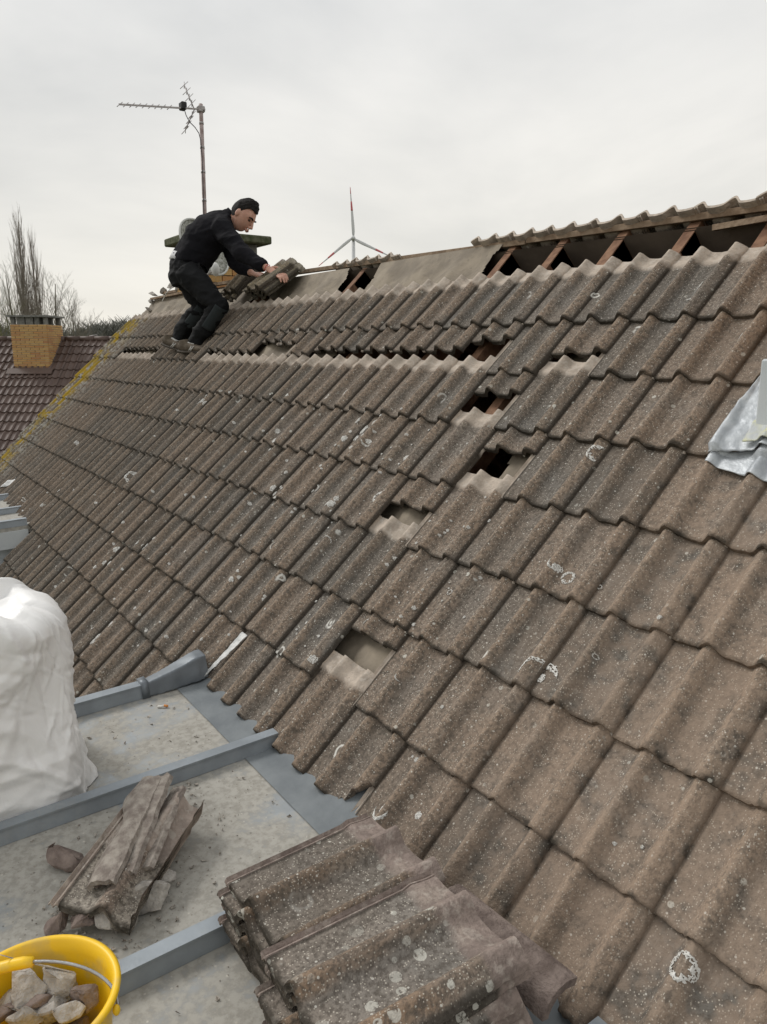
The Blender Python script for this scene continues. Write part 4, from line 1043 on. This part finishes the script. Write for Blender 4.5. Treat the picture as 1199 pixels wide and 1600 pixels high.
# ---- dust, crumbs and chips strewn on the zinc
b = MB(); rg = random.Random(31)
spots = [((110, 1455), 0.05, 30), ((235, 1390), 0.05, 40), ((270, 1225), 0.05, 40), ((270, 1235), 0.10, 90), ((235, 1420), 0.16, 130), ((270, 1340), 0.22, 120), ((150, 1330), 0.3, 90), ((300, 1260), 0.22, 110), ((250, 1130), 0.25, 130), ((330, 1150), 0.25, 60), ((60, 1430), 0.25, 70), ((260, 1550), 0.2, 30), ((205, 1490), 0.12, 70), ((430, 1240), 0.12, 40)]
for q, sp_, n_ in spots:
    C0 = dormer_at(*q)
    for i in range(n_):
        x, y = C0.x+rg.gauss(0, sp_*0.6), C0.y+rg.gauss(0, sp_*0.6)
        if y > -1.88 or x < -1.76: continue
        if any(abs(x-r_) < 0.045 for r_ in (-1.14, -0.40)): continue
        s2 = rg.choice([0.0018, 0.0022, 0.003, 0.003, 0.004, 0.009]); P = DP(x, y, s2*0.3)
        vs = [P+Vector((rg.uniform(-1, 1), rg.uniform(-1, 1), rg.uniform(-0.4, 0.7)))*s2 for _ in range(5)]
        b.add(vs, [(0, 1, 2), (0, 2, 3), (0, 3, 4), (0, 4, 1), (1, 3, 2), (1, 4, 3)])
o = b.build('gravel_crumbs', plain('crumbs', (0.10, 0.085, 0.07), (0.50, 0.46, 0.40), 120, 0.95)); o['kind'] = 'stuff'; o['label'] = 'tile crumbs and chips strewn over the zinc'
P = dormer_at(255, 1104, 0.006); b = MB(); b.tube([P-RGT*0.022, P-RGT*0.006, P+RGT*0.004+UPV*0.004], 0.0045, 8); c_ = b.build('cigarette_butt', plain('cig_white', (0.7, 0.68, 0.62), (0.72, 0.7, 0.65), 10))
b = MB(); b.tube([P+RGT*0.004+UPV*0.004, P+RGT*0.020+UPV*0.002], 0.0048, 8); b.build('filter', plain('cig_orange', (0.6, 0.22, 0.06), (0.65, 0.27, 0.08), 10), c_)
tag(c_, 'small orange tipped cigarette end on the dusty zinc near the edge trim', 'cigarette butt')

# ---- yellow bucket
BC = hor(50, 1556, -1.475); bz = DP(0, BC.y).z+0.003; BH = Z0-1.475-bz; BR = 0.146
k = NT('yellow_plastic', 0.42, 0, 0.5); nn = k.noise(14, detail=4)
k.col(k.mix(k.math('MULTIPLY', k.step(nn, 0.48, 0.66), 0.55), (0.90, 0.56, 0.012), (0.60, 0.44, 0.14))); k.bump(nn, 0.1, 0.004); M['yellow'] = k.m
bk = empty('bucket', (BC.x, BC.y, bz)); b0 = Vector((BC.x, BC.y, bz))
b = MB(); b.lathe(b0, [(0.001, 0.0), (0.108, 0.0), (0.112, 0.006), (BR-0.010, BH-0.035), (BR-0.008, BH-0.012), (BR+0.004, BH-0.012), (BR+0.006, BH-0.004), (BR, BH), (BR-0.008, BH-0.003), (BR-0.013, BH-0.03), (0.110, 0.012), (0.001, 0.010)], 56)
b.build('body', M['yellow'], bk)
pv = RGT; pR = b0+nU*(BH-0.03)+pv*(BR+0.004); pL = b0+nU*(BH-0.03)-pv*(BR+0.004)
back_ = Vector((FWD.x, FWD.y, 0)).normalized(); bd = (back_*0.30+nU*0.95).normalized()
arc = [b0+nU*(BH-0.03)+pv*((BR+0.006)*math.cos(a))+(back_*0.055+nU*0.052)*math.sin(a) for a in [math.pi*i/24 for i in range(25)]]
b = MB(); b.tube(arc, 0.0032, 8); b.build('bail', plain('bail_wire', (0.34, 0.34, 0.34), (0.45, 0.45, 0.44), 20, 0.35, 0.8), bk)
b = MB(); b.tube(arc[13:19], [0.009, 0.011, 0.011, 0.011, 0.011, 0.009], 12); b.build('grip', M['yellow'], bk)
for P in (pR, pL):
    b = MB(); b.ball(P, (0.007, 0.007, 0.011)); b.build('ear', M['yellow'], bk)
tag(bk, 'yellow plastic bucket filled with broken tile rubble', 'bucket')
rg = random.Random(17); zt2 = bz+BH-0.10
bl_ = [((62, 1525), 0.055, (0.11, 0.075, 0.06), 'chunk', 'pale block at the left rear of the bucket'), ((132, 1503), 0.05, (0.075, 0.085, 0.09), 'chunk', 'upright pale stone against the rear bucket wall'),
       ((70, 1560), 0.03, (0.09, 0.13, 0.035), 'chunk_red', 'flat dark tile piece in the middle of the bucket'), ((120, 1548), 0.03, (0.06, 0.11, 0.03), 'chunk', 'long pale sliver slanting right in the bucket'),
       ((155, 1560), 0.03, (0.06, 0.06, 0.08), 'chunk_red', 'reddish lump at the right bucket wall'), ((130, 1582), 0.035, (0.06, 0.07, 0.05), 'chunk', 'small pale lump at the front right of the bucket'),
       ((60, 1592), 0.035, (0.08, 0.06, 0.05), 'chunk', 'grey lump at the front of the bucket'), ((15, 1585), 0.03, (0.08, 0.12, 0.03), 'chunk_red', 'dark tile piece at the left of the bucket'),
       ((20, 1555), 0.03, (0.06, 0.08, 0.05), 'chunk', 'grey stone at the left wall of the bucket'), ((100, 1520), 0.01, (0.10, 0.10, 0.08), 'chunk_red', 'brown chunk deep between the two pale stones in the bucket'),
       ((100, 1580), 0.02, (0.07, 0.07, 0.06), 'chunk', 'middle sized chunk low in the bucket')]
for i, (q, h, sz, mm, lb) in enumerate(bl_):
    P = on(q[0]-22, q[1], nU, (0, 0, zt2+h))
    v = Vector((P.x-BC.x, P.y-BC.y, 0)); lim = BR-0.018-max(sz[:2])*0.45
    if v.length > lim: v = v.normalized()*lim
    chunk('rubble_chunk', Vector((BC.x+v.x, BC.y+v.y, zt2+h)), sz, (0.4*math.sin(i*5), 0.5*math.cos(i*3), 1.3*i), M[mm], lb, 'rubble', 'rubble in the bucket', 90+i)
for i in range(7):
    a = i*0.9; P = Vector((BC.x+0.065*math.cos(a)*(i > 0), BC.y+0.065*math.sin(a)*(i > 0), zt2-0.055))
    chunk('rubble_chunk', P, (0.11, 0.11, 0.08), (a, a*2, a*3), M['chunk_red'], 'chunk of the lower rubble layer filling the bucket', 'rubble', 'lower rubble layer in the bucket', 130+i)

# ---- white rubble sack
k = NT('white_sack', 0.42, 0, 0.5); nn = k.noise(9, detail=6, rough=0.62, dist=1.6); n2 = k.noise(3, detail=3)
k.bump(nn, 0.25, 0.012); k.col(k.mix(k.step(n2, 0.35, 0.7), (0.80, 0.795, 0.78), (0.86, 0.855, 0.84)))
k.b.inputs['Subsurface Weight'].default_value = 0.15; k.b.inputs['Subsurface Radius'].default_value = (0.02, 0.02, 0.02); M['sack'] = k.m
def ridged(p, o=4):
    a = 0; s2 = 1; w_ = 0
    for i in range(o):
        a += (1-abs(noise.noise(p*s2+Vector((i*7.1, 0, 0)))))*0.5**i; w_ += 0.5**i; s2 *= 1.9
    return a/w_
SC = Vector((-1.475, -2.70, 0)); 
NT_, NH_ = 320, 130
def sack_mesh():
    rs = np.random.RandomState(6)
    u = np.arange(NT_)/NT_; v = np.linspace(0, 1, NH_+1); U, V = np.meshgrid(u, v)
    a = 2*np.pi*U; ca, sa = np.cos(a), np.sin(a); e = 0.50
    top = 0.645+0.012*np.sin(3*a+1)+0.012*np.sin(5*a+2)+0.008*np.sin(9*a)
    hx_ = 0.285-0.015*V; hy_ = 0.385-0.070*V**0.8
    q = np.clip((V-0.86)/0.14, 0, 1); hx_ = hx_-0.06*q**2; hy_ = hy_-0.055*q**2
    x = hx_*np.sign(ca)*np.abs(ca)**e; y = hy_*np.sign(sa)*np.abs(sa)**e; h = V*top*(1-0.03*q**2)
    disp = 0.018*np.sin(2*a+5*V+0.5)*np.sin(3.2*V)+0.012*np.sin(5*a-7*V)
    S = U*2.4
    for i in range(620):
        s0, h0 = rs.uniform(0, 2.4), rs.uniform(-0.02, 0.66); big = i < 34
        an = rs.normal(0.9, 0.5) if rs.rand() < 0.6 else rs.normal(-0.7, 0.5)
        L_ = rs.uniform(0.14, 0.34) if big else rs.uniform(0.03, 0.13); wd = rs.uniform(0.022, 0.05) if big else rs.uniform(0.008, 0.022)
        am = (rs.uniform(0.008, 0.018) if big else rs.uniform(0.002, 0.0065))*(1 if rs.rand() < 0.6 else -1)
        ds = (S-s0+1.2) % 2.4-1.2; dh = h-h0
        al = ds*np.cos(an)+dh*np.sin(an); ac = -ds*np.sin(an)+dh*np.cos(an)+0.15*al*al*rs.normal()
        disp = disp+am*np.exp(-(al/L_)**2)*np.clip(1-np.abs(ac)/wd, 0, 1)
    x = x+ca*disp; y = y+sa*disp
    X = np.minimum(SC.x+x, -1.173); Y = SC.y+y; Z = np.array(DF.z)+(Y-DF.y)*math.tan(PHI)+0.004+np.maximum(0, h)
    P = np.stack([X, Y, Z], -1); vs = [tuple(p) for p in P.reshape(-1, 3)]
    fs = [(j*NT_+i, j*NT_+(i+1) % NT_, (j+1)*NT_+(i+1) % NT_, (j+1)*NT_+i) for j in range(NH_) for i in range(NT_)]
    # gathered mouth, sunk a little and folded
    rim = P[-1]; cen = rim.mean(0)-np.array([0, 0.02, 0.07]); base = NH_*NT_; K = 18
    for kk in range(1, K+1):
        t = kk/K; r_ = rim*(1-t)+cen*t
        r_[:, 2] += 0.014*np.sin(np.clip(t*5, 0, 1)*np.pi)+0.022*np.sin(11*2*np.pi*u+3*t)*t*(1-t)*2+0.015*np.sin(5*2*np.pi*u-4*t)*t
        st = len(vs); vs += [tuple(p) for p in r_]; pr = base if kk == 1 else st-NT_
        fs += [(pr+i, pr+(i+1) % NT_, st+(i+1) % NT_, st+i) for i in range(NT_)]
    b = MB(); b.add(vs, fs, True); m = b.mesh('rubble_sack')
    bm_ = bmesh.new(); bm_.from_mesh(m); bmesh.ops.recalc_face_normals(bm_, faces=bm_.faces); bm_.to_mesh(m); bm_.free()
    return m
m = sack_mesh()
o = link('rubble_sack', m, M['sack']); tag(o, 'big crumpled white plastic rubble sack standing on the zinc', 'sack')

# ================================================================ THE WORKER
def J(zx, zy, d): return at(220+zx/4.61, 280+zy/4.61, d)      # joints read off the enlarged photograph
vw = ray(320, 440).normalized(); NEAR = -Vector((vw.x, vw.y, 0)).normalized()   # his right side faces the camera
IR = NEAR.cross(nU).normalized()*-1.0
if IR.dot(RGT) < 0: IR = -IR
# joints (x, y in the enlargement, depth)
SH_N, EL_N, WR_N = J(585, 362, 6.42), J(742, 545, 6.28), J(905, 637, 6.20)
SH_F, EL_F, WR_F = J(612, 390, 6.74), J(690, 610, 6.62), J(800, 676, 6.46)
PEL = J(338, 640, 6.62); HIP_N, KN_N, AN_N = J(355, 690, 6.52), J(562, 915, 6.46), J(400, 1165, 6.60)
HIP_F, KN_F, AN_F = J(335, 700, 6.76), J(430, 925, 6.80), J(268, 1135, 6.90)
SPN = [J(352, 618, 6.62), J(385, 545, 6.62), J(440, 455, 6.61), J(515, 385, 6.60), J(585, 335, 6.58), J(640, 290, 6.57)]
HC = J(737, 262, 6.50)                                         # head centre
hf = (IR*0.68+NEAR*0.42-nU*0.62).normalized()                  # where the face points
hu = (nU*0.80+IR*0.46+NEAR*0.05); hu = (hu-hf*hu.dot(hf)).normalized(); hl = hf.cross(hu).normalized()
HS = 1.10
def head_pt(c, f, l, u): return c+hf*(f*HS)+hl*(l*HS)+hu*(u*HS)
# ---- body: one continuous skin figure (head, neck, torso, arms, legs)
b = MB()
def head_fn(th, ph):
    cu, su = math.sin(ph), math.cos(ph); x, y = su*math.cos(th), su*math.sin(th); z = cu
    fx, fl, fz = 0.098, 0.076, 0.122
    X, Y, Z = x*fx, y*fl, z*fz
    if z < 0: q = -z; Y *= 1-0.34*q*q; X = X*(1-0.10*q)+(0.012*q if x > 0 else 0.022*q)     # jaw
    if x > 0.3:
        X += 0.010*math.exp(-((Z-0.022)/0.016)**2)*(x-0.3)                        # brow
        X -= 0.012*math.exp(-((Z-0.002)/0.014)**2)*math.exp(-((abs(Y)-0.032)/0.016)**2)   # eye sockets
        X += 0.008*math.exp(-((Z+0.098)/0.018)**2)*math.exp(-(Y/0.025)**2)        # chin
    return X, Y, Z
nu_, nv_ = 36, 26; vs = []
for j in range(nv_+1):
    for i in range(nu_): vs.append(head_pt(HC, *head_fn(2*math.pi*i/nu_, -math.pi/2+math.pi*j/nv_)))
fs = [(j*nu_+i, j*nu_+(i+1) % nu_, (j+1)*nu_+(i+1) % nu_, (j+1)*nu_+i) for j in range(nv_) for i in range(nu_)]
b.add(vs, fs, True)
b.tube([head_pt(HC, 0.092, 0, 0.020), head_pt(HC, 0.108, 0, -0.008), head_pt(HC, 0.120, 0, -0.034), head_pt(HC, 0.098, 0, -0.044)], [0.008, 0.010, 0.0145, 0.012], 10)   # nose
b.ball(head_pt(HC, 0.103, 0, -0.064), (0.010*HS, 0.022*HS, 0.007*HS), (hf, hl, hu)); b.ball(head_pt(HC, 0.100, 0, -0.077), (0.011*HS, 0.019*HS, 0.008*HS), (hf, hl, hu))   # lips
for s_ in (-1, 1):                                            # ears
    b.ball(head_pt(HC, -0.008, 0.078*s_, -0.006), (0.020*HS, 0.010*HS, 0.033*HS), (hf, hl, hu))
NB = J(640, 300, 6.56)
b.tube([NB-(HC-NB)*0.35, NB, NB.lerp(HC, 0.5), HC-hf*0.02-hu*0.03], [0.075, 0.066, 0.060, 0.058], 14)
b.tube([PEL]+SPN, [(0.12, 0.15), (0.12, 0.15), (0.12, 0.15), (0.12, 0.16), (0.12, 0.17), (0.09, 0.16), (0.06, 0.07)], 16, True, IR)
for a_ in ((SH_N, EL_N, WR_N), (SH_F, EL_F, WR_F)):
    b.tube([a_[0], a_[0].lerp(a_[1], 0.5), a_[1], a_[1].lerp(a_[2], 0.4), a_[2]], [0.052, 0.047, 0.040, 0.039, 0.028], 12)
    b.tube([SPN[4], a_[0]], [0.07, 0.055], 12)
for a_ in ((HIP_N, KN_N, AN_N), (HIP_F, KN_F, AN_F)):
    b.tube([PEL, a_[0], a_[0].lerp(a_[1], 0.5), a_[1], a_[1].lerp(a_[2], 0.4), a_[2]], [0.10, 0.085, 0.072, 0.052, 0.050, 0.036], 12)
    b.ball(a_[2]-nU*0.03, 0.035)
def hand(W_, knuck, pn, tips, thumb):
    """palm from the wrist to the knuckles, four fingers that curl over the tile, thumb from the palm's side"""
    d = (knuck-W_); L = d.length; d.normalize(); pn = (pn-d*pn.dot(d)).normalized(); s_ = d.cross(pn)
    b.tube([W_-d*0.02, W_+d*0.02, W_.lerp(knuck, 0.55), knuck], [(0.026, 0.020), (0.031, 0.019), (0.040, 0.018), (0.041, 0.014)], 12, True, s_)
    for i, t in enumerate(tips):
        base = knuck+s_*(-0.031+0.0205*i)-d*0.012; L_ = (0.070, 0.082, 0.078, 0.060)[i]
        mid = base+d*(L_*0.48)+pn*0.006+s_*(-0.004+0.003*i); end = mid+(t*0.75+d*0.35).normalized()*(L_*0.36); tip = end+(t).normalized()*(L_*0.30)
        b.tube([base, mid, end, tip], [0.0105, 0.0098, 0.0090, 0.0075], 8); b.ball(tip, 0.0078, nu=8, nv=6)
    T0 = W_+d*0.028-s_*0.034; T1 = T0+(d*0.6-s_*0.6+thumb*0.3).normalized()*0.042; T2 = T1+(d*0.9+thumb*0.4).normalized()*0.032
    b.tube([T0, T1, T2], [0.0145, 0.0120, 0.0090], 8); b.ball(T2, 0.0092, nu=8, nv=6)
dnv = (-nU*0.85+NEAR*0.25+IR*0.2).normalized()
hand(WR_N, J(1010, 695, 6.14), (nU*0.7+NEAR*0.55), [dnv]*4, nU*0.1)
hand(WR_F, J(880, 702, 6.40), (nU*0.9+NEAR*0.2), [dnv]*4, nU*0.2)
k = NT('skin', 0.5, 0, 0.4); nn = k.noise(25, detail=3); k.col(k.mix(k.step(nn, 0.3, 0.7), (0.47, 0.25, 0.18), (0.58, 0.335, 0.25)))
k.b.inputs['Subsurface Weight'].default_value = 0.12; k.b.inputs['Subsurface Radius'].default_value = (0.012, 0.006, 0.004); M['skin'] = k.m
person = link('person', remesh(b, 0.0052, 2, 0.5, 'person'), M['skin'])
tag(person, 'worker in black sweater and trousers stooping on the roof to lift tiles', 'person')
# ---- head details
k = NT('dark_hair', 0.75, 0, 0.25); nn = k.noise(160, detail=3); k.bump(nn, 0.9, 0.01); k.col(k.mix(nn, (0.006, 0.005, 0.005), (0.022, 0.018, 0.016))); M['hair'] = k.m
b = MB(); nu_, nv_ = 44, 26
def hair_pt(u, v):
    th = 2*math.pi*u; 
    # lower edge: fringe high over the forehead, cropped sides above the ears, nape low
    ct = math.cos(th)
    low = 0.56 if ct > 0.55 else (0.56-(0.55-ct)*0.86 if ct > 0.12 else (0.19-(0.12-ct)*1.9 if ct > -0.15 else -0.32-(abs(ct)-0.15)*0.25))
    low += 0.10*noise.noise(Vector((math.cos(th)*9, math.sin(th)*9, 3)))
    ph = math.pi/2-(math.pi/2-low)*v
    X, Y, Z = head_fn(th, ph); g_ = 1.0+(0.10 if v < 0.65 else 0.10*max(0.0, (1-v)/0.35)**0.7)+0.025
    f = 0.020*noise.noise(Vector((X*38, Y*38, Z*38)))+0.012*noise.noise(Vector((X*95, Y*95, Z*95)))
    fr = 0.012*max(0, ct-0.3)*(1 if v > 0.3 else v/0.3)*(1-v)                       # swept-up front
    return head_pt(HC, X*(g_-0.02)+f*0.35+fr, Y*g_+f*0.35, Z*(g_+0.03)+f*0.45+0.004+fr)
b.grid(hair_pt, nu_, nv_); hair = b.build('hair', M['hair'], person)
for s_ in (-1, 1):
    b = MB(); b.tube([head_pt(HC, 0.098, 0.014*s_, 0.018), head_pt(HC, 0.098, 0.034*s_, 0.026), head_pt(HC, 0.078, 0.055*s_, 0.020)], [0.006, 0.007, 0.004], 8); b.build('eyebrow', M['hair'], person)
    b = MB(); b.ball(head_pt(HC, 0.0815, 0.031*s_, 0.001), (0.011, 0.013, 0.009), (hf, hl, hu)); b.build('eye', plain('eye_dark', (0.03, 0.018, 0.012), (0.05, 0.03, 0.02), 40, 0.3), person)
b = MB(); b.ball(head_pt(HC, 0.108, 0, -0.0705), (0.006, 0.021, 0.0055), (hf, hl, hu)); b.build('lips', plain('lip', (0.30, 0.12, 0.10), (0.34, 0.15, 0.12), 40, 0.5), person)
# ---- sweater
def folds(s1, a1, a2=0.0):
    def f(p):
        q = Vector((p.x*s1, p.y*s1, p.z*s1*1.6)); return a1*(ridged(q, 3)-0.72)+a2*noise.noise(p*42)
    return f
k = NT('black_fleece', 0.9, 0, 0.15); nn = k.noise(300, detail=2); k.bump(nn, 0.35, 0.003); k.col(k.mix(k.step(k.noise(6), 0.3, 0.7), (0.0065, 0.0065, 0.0088), (0.012, 0.0115, 0.0145)))
M['fleece'] = k.m
b = MB()
b.tube([J(352, 632, 6.62)]+SPN+[J(668, 262, 6.55)], [(0.150, 0.175), (0.158, 0.182), (0.168, 0.190), (0.172, 0.205), (0.165, 0.225), (0.135, 0.20), (0.088, 0.105), (0.074, 0.082)], 24, True, IR-nU*0.6)
for (S, E, W2), rr in (((SH_N, EL_N, WR_N), 1.0), ((SH_F, EL_F, WR_F), 0.95)):
    C_ = E.lerp(W2, 0.93)
    b.tube([SPN[4].lerp(S, 0.5), S, S.lerp(E, 0.35), S.lerp(E, 0.75), E, E.lerp(W2, 0.35), E.lerp(W2, 0.75), C_], [q*rr for q in (0.105, 0.092, 0.082, 0.072, 0.068, 0.061, 0.051, 0.042)], 16)
sw = link('sweater', remesh(b, 0.0075, 4, 0.5, 'sweater', folds(4.2, 0.045, 0.0)), M['fleece'], person)
b = MB(); b.tube([J(640, 282, 6.56), J(672, 250, 6.55)], [(0.078, 0.084), (0.070, 0.074)], 18, True, IR); b.build('collar', M['fleece'], sw)
# ---- white waistband, trousers with belt loops and grey knee panels
b = MB(); b.tube([J(320, 634, 6.62), J(345, 585, 6.62)], [(0.150, 0.164), (0.151, 0.166)], 24, True, IR); b.build('waistband', plain('white_cotton', (0.62, 0.62, 0.63), (0.7, 0.7, 0.7), 10), person)
k = NT('black_workwear', 0.8, 0, 0.2); nn = k.noise(220, detail=2); k.bump(nn, 0.3, 0.003); k.col(k.mix(k.step(k.noise(5), 0.3, 0.7), (0.0065, 0.0068, 0.0075), (0.012, 0.0125, 0.0135))); M['work'] = k.m
M['workgrey'] = plain('grey_panel_cloth', (0.022, 0.028, 0.030), (0.032, 0.038, 0.040), 8, 0.85, bump=0.3, bs=200)
b = MB()
b.tube([J(348, 610, 6.62), J(335, 650, 6.62), J(328, 710, 6.63), J(335, 760, 6.64)], [(0.146, 0.168), (0.150, 0.175), (0.150, 0.175), (0.122, 0.15)], 22, True, IR)
for (H, K, A_), dk in (((HIP_N, KN_N, AN_N), 0), ((HIP_F, KN_F, AN_F), 1)):
    b.tube([H-(K-H)*0.12, H, H.lerp(K, 0.35), H.lerp(K, 0.75), K, K.lerp(A_, 0.25), K.lerp(A_, 0.6), K.lerp(A_, 0.9), A_-nU*0.015+IR*0.01], [0.112, 0.116, 0.103, 0.086, 0.079, 0.075, 0.074, 0.073, 0.076], 18)
    b.ball(K+IR*0.008, 0.080)
tr = link('trousers', remesh(b, 0.0075, 4, 0.5, 'trousers', folds(5.0, 0.048, 0.0)), M['work'], person)
for (K, A_), s_ in (((KN_N, AN_N), 1), ((KN_F, AN_F), 1)):
    b = MB(); d = (A_-K).normalized(); fr = (IR*0.75+NEAR*0.65); fr = (fr-d*fr.dot(d)).normalized(); sd_ = d.cross(fr)
    def pan_(u, v, K=K, A_=A_, d=d, fr=fr, sd_=sd_):
        P = K+(A_-K)*(-0.06+0.62*v); a = (u-0.5)*2.6; r_ = 0.0815-0.003*v
        return P+fr*(r_*math.cos(a))+sd_*(r_*math.sin(a))
    b.grid(pan_, 14, 14); o = b.build('knee_panel', M['workgrey'], tr, recalc=False); mo = o.modifiers.new('s', 'SOLIDIFY'); mo.thickness = 0.003
for q in ((300, 608), (420, 625)):
    b = MB(); P = J(*q, 6.46); b.box(P, (0.018, 0.03, 0.05), (IR, NEAR, nU)); b.build('belt_loop', M['work'], tr)
# ---- shoes
M['shoe'] = plain('taupe_suede', (0.085, 0.066, 0.048), (0.135, 0.11, 0.082), 18, 0.85, bump=0.3, bs=120)
M['sole'] = plain('dark_sole', (0.05, 0.042, 0.034), (0.085, 0.07, 0.055), 12, 0.8)
M['white'] = plain('pale_trim', (0.50, 0.49, 0.46), (0.6, 0.59, 0.56), 12, 0.7)
def shoe(heel, toe, label):
    d = (toe-heel); L = d.length; d.normalize(); sd_ = d.cross(nU).normalized(); up = sd_.cross(d)
    def sec(fn, nm, mat, vox=0.005):
        b = MB()
        fn(b); return link(nm, remesh(b, vox, 2, 0.5, nm), mat, person)
    def upper(b):
        b.tube([heel+d*(L*f)+up*h for f, h in ((0.02, 0.055), (0.2, 0.062), (0.45, 0.055), (0.7, 0.042), (0.9, 0.036), (0.985, 0.033))],
               [(0.032, 0.038), (0.039, 0.046), (0.041, 0.040), (0.047, 0.030), (0.042, 0.023), (0.022, 0.014)], 16, True, sd_)
        b.tube([heel+d*(L*0.20)+up*0.06, heel+d*(L*0.17)+up*0.115], [(0.042, 0.058), (0.040, 0.052)], 16, True, sd_)
    def solef(b):
        b.tube([heel+d*(L*f)+up*h for f, h in ((-0.02, 0.018), (0.2, 0.014), (0.5, 0.015), (0.8, 0.015), (1.01, 0.020))],
               [(0.034, 0.017), (0.043, 0.016), (0.042, 0.014), (0.051, 0.014), (0.030, 0.012)], 16, True, sd_)
    u = sec(upper, 'shoe', M['shoe']); u['label'] = label
    b = MB(); solef(b); link('sole', remesh(b, 0.005, 2, 0.5, 'sole'), M['sole'], u)
    for s_ in (1, -1):                                         # sewn side emblem, two slanted strokes, and pale heel tab
        b = MB()
        for f0, f1 in ((0.46, 0.54), (0.54, 0.52), (0.52, 0.61)):
            hh = (0.028, 0.066) if (f0, f1) != (0.54, 0.52) else (0.066, 0.030)
            A = heel+d*(L*f0)+up*hh[0]+sd_*(s_*0.049); B = heel+d*(L*f1)+up*hh[1]+sd_*(s_*0.040); b.tube([A, B], 0.0042, 6)
        b.build('emblem', M['white'], u)
    b = MB(); b.tube([heel+d*(L*0.30)+up*0.097, heel+d*(L*0.55)+up*0.083], [(0.020, 0.008), (0.024, 0.007)], 10, True, sd_); b.build('laces', M['white'], u)
nheel = J(282, 1255, 6.66); ntoe = J(490, 1262, 6.50)
shoe(nheel, ntoe, 'taupe running shoe nearer the camera')
fheel = J(165, 1200, 6.95); ftoe = J(345, 1262, 6.78)
shoe(fheel, ftoe, 'taupe running shoe on the far foot')
# ---- red string bracelet
d = (WR_N-EL_N).normalized(); P = WR_N+d*0.012; x_ = d.orthogonal().normalized(); y_ = d.cross(x_)
b = MB(); b.tube([P+x_*(0.031*math.cos(a))+y_*(0.031*math.sin(a)) for a in [2*math.pi*i/20 for i in range(21)]], 0.0028, 6, False)
b.build('bracelet', plain('red_string', (0.5, 0.03, 0.03), (0.55, 0.04, 0.04), 30), person)

# ================================================================ origins at the base of single-mesh things
for o in list(COL.objects):
    if o.parent is None and o.type == 'MESH' and o.matrix_basis == Matrix.Identity(4) and o.get('kind') is None:
        co = np.empty(len(o.data.vertices)*3); o.data.vertices.foreach_get('co', co); co = co.reshape(-1, 3)
        lo, hi = co.min(0), co.max(0); t = Vector(((lo[0]+hi[0])/2, (lo[1]+hi[1])/2, lo[2]))
        o.data.transform(Matrix.Translation(-t)); o.location = t
        for c in o.children: c.matrix_parent_inverse = Matrix.Translation(-t)
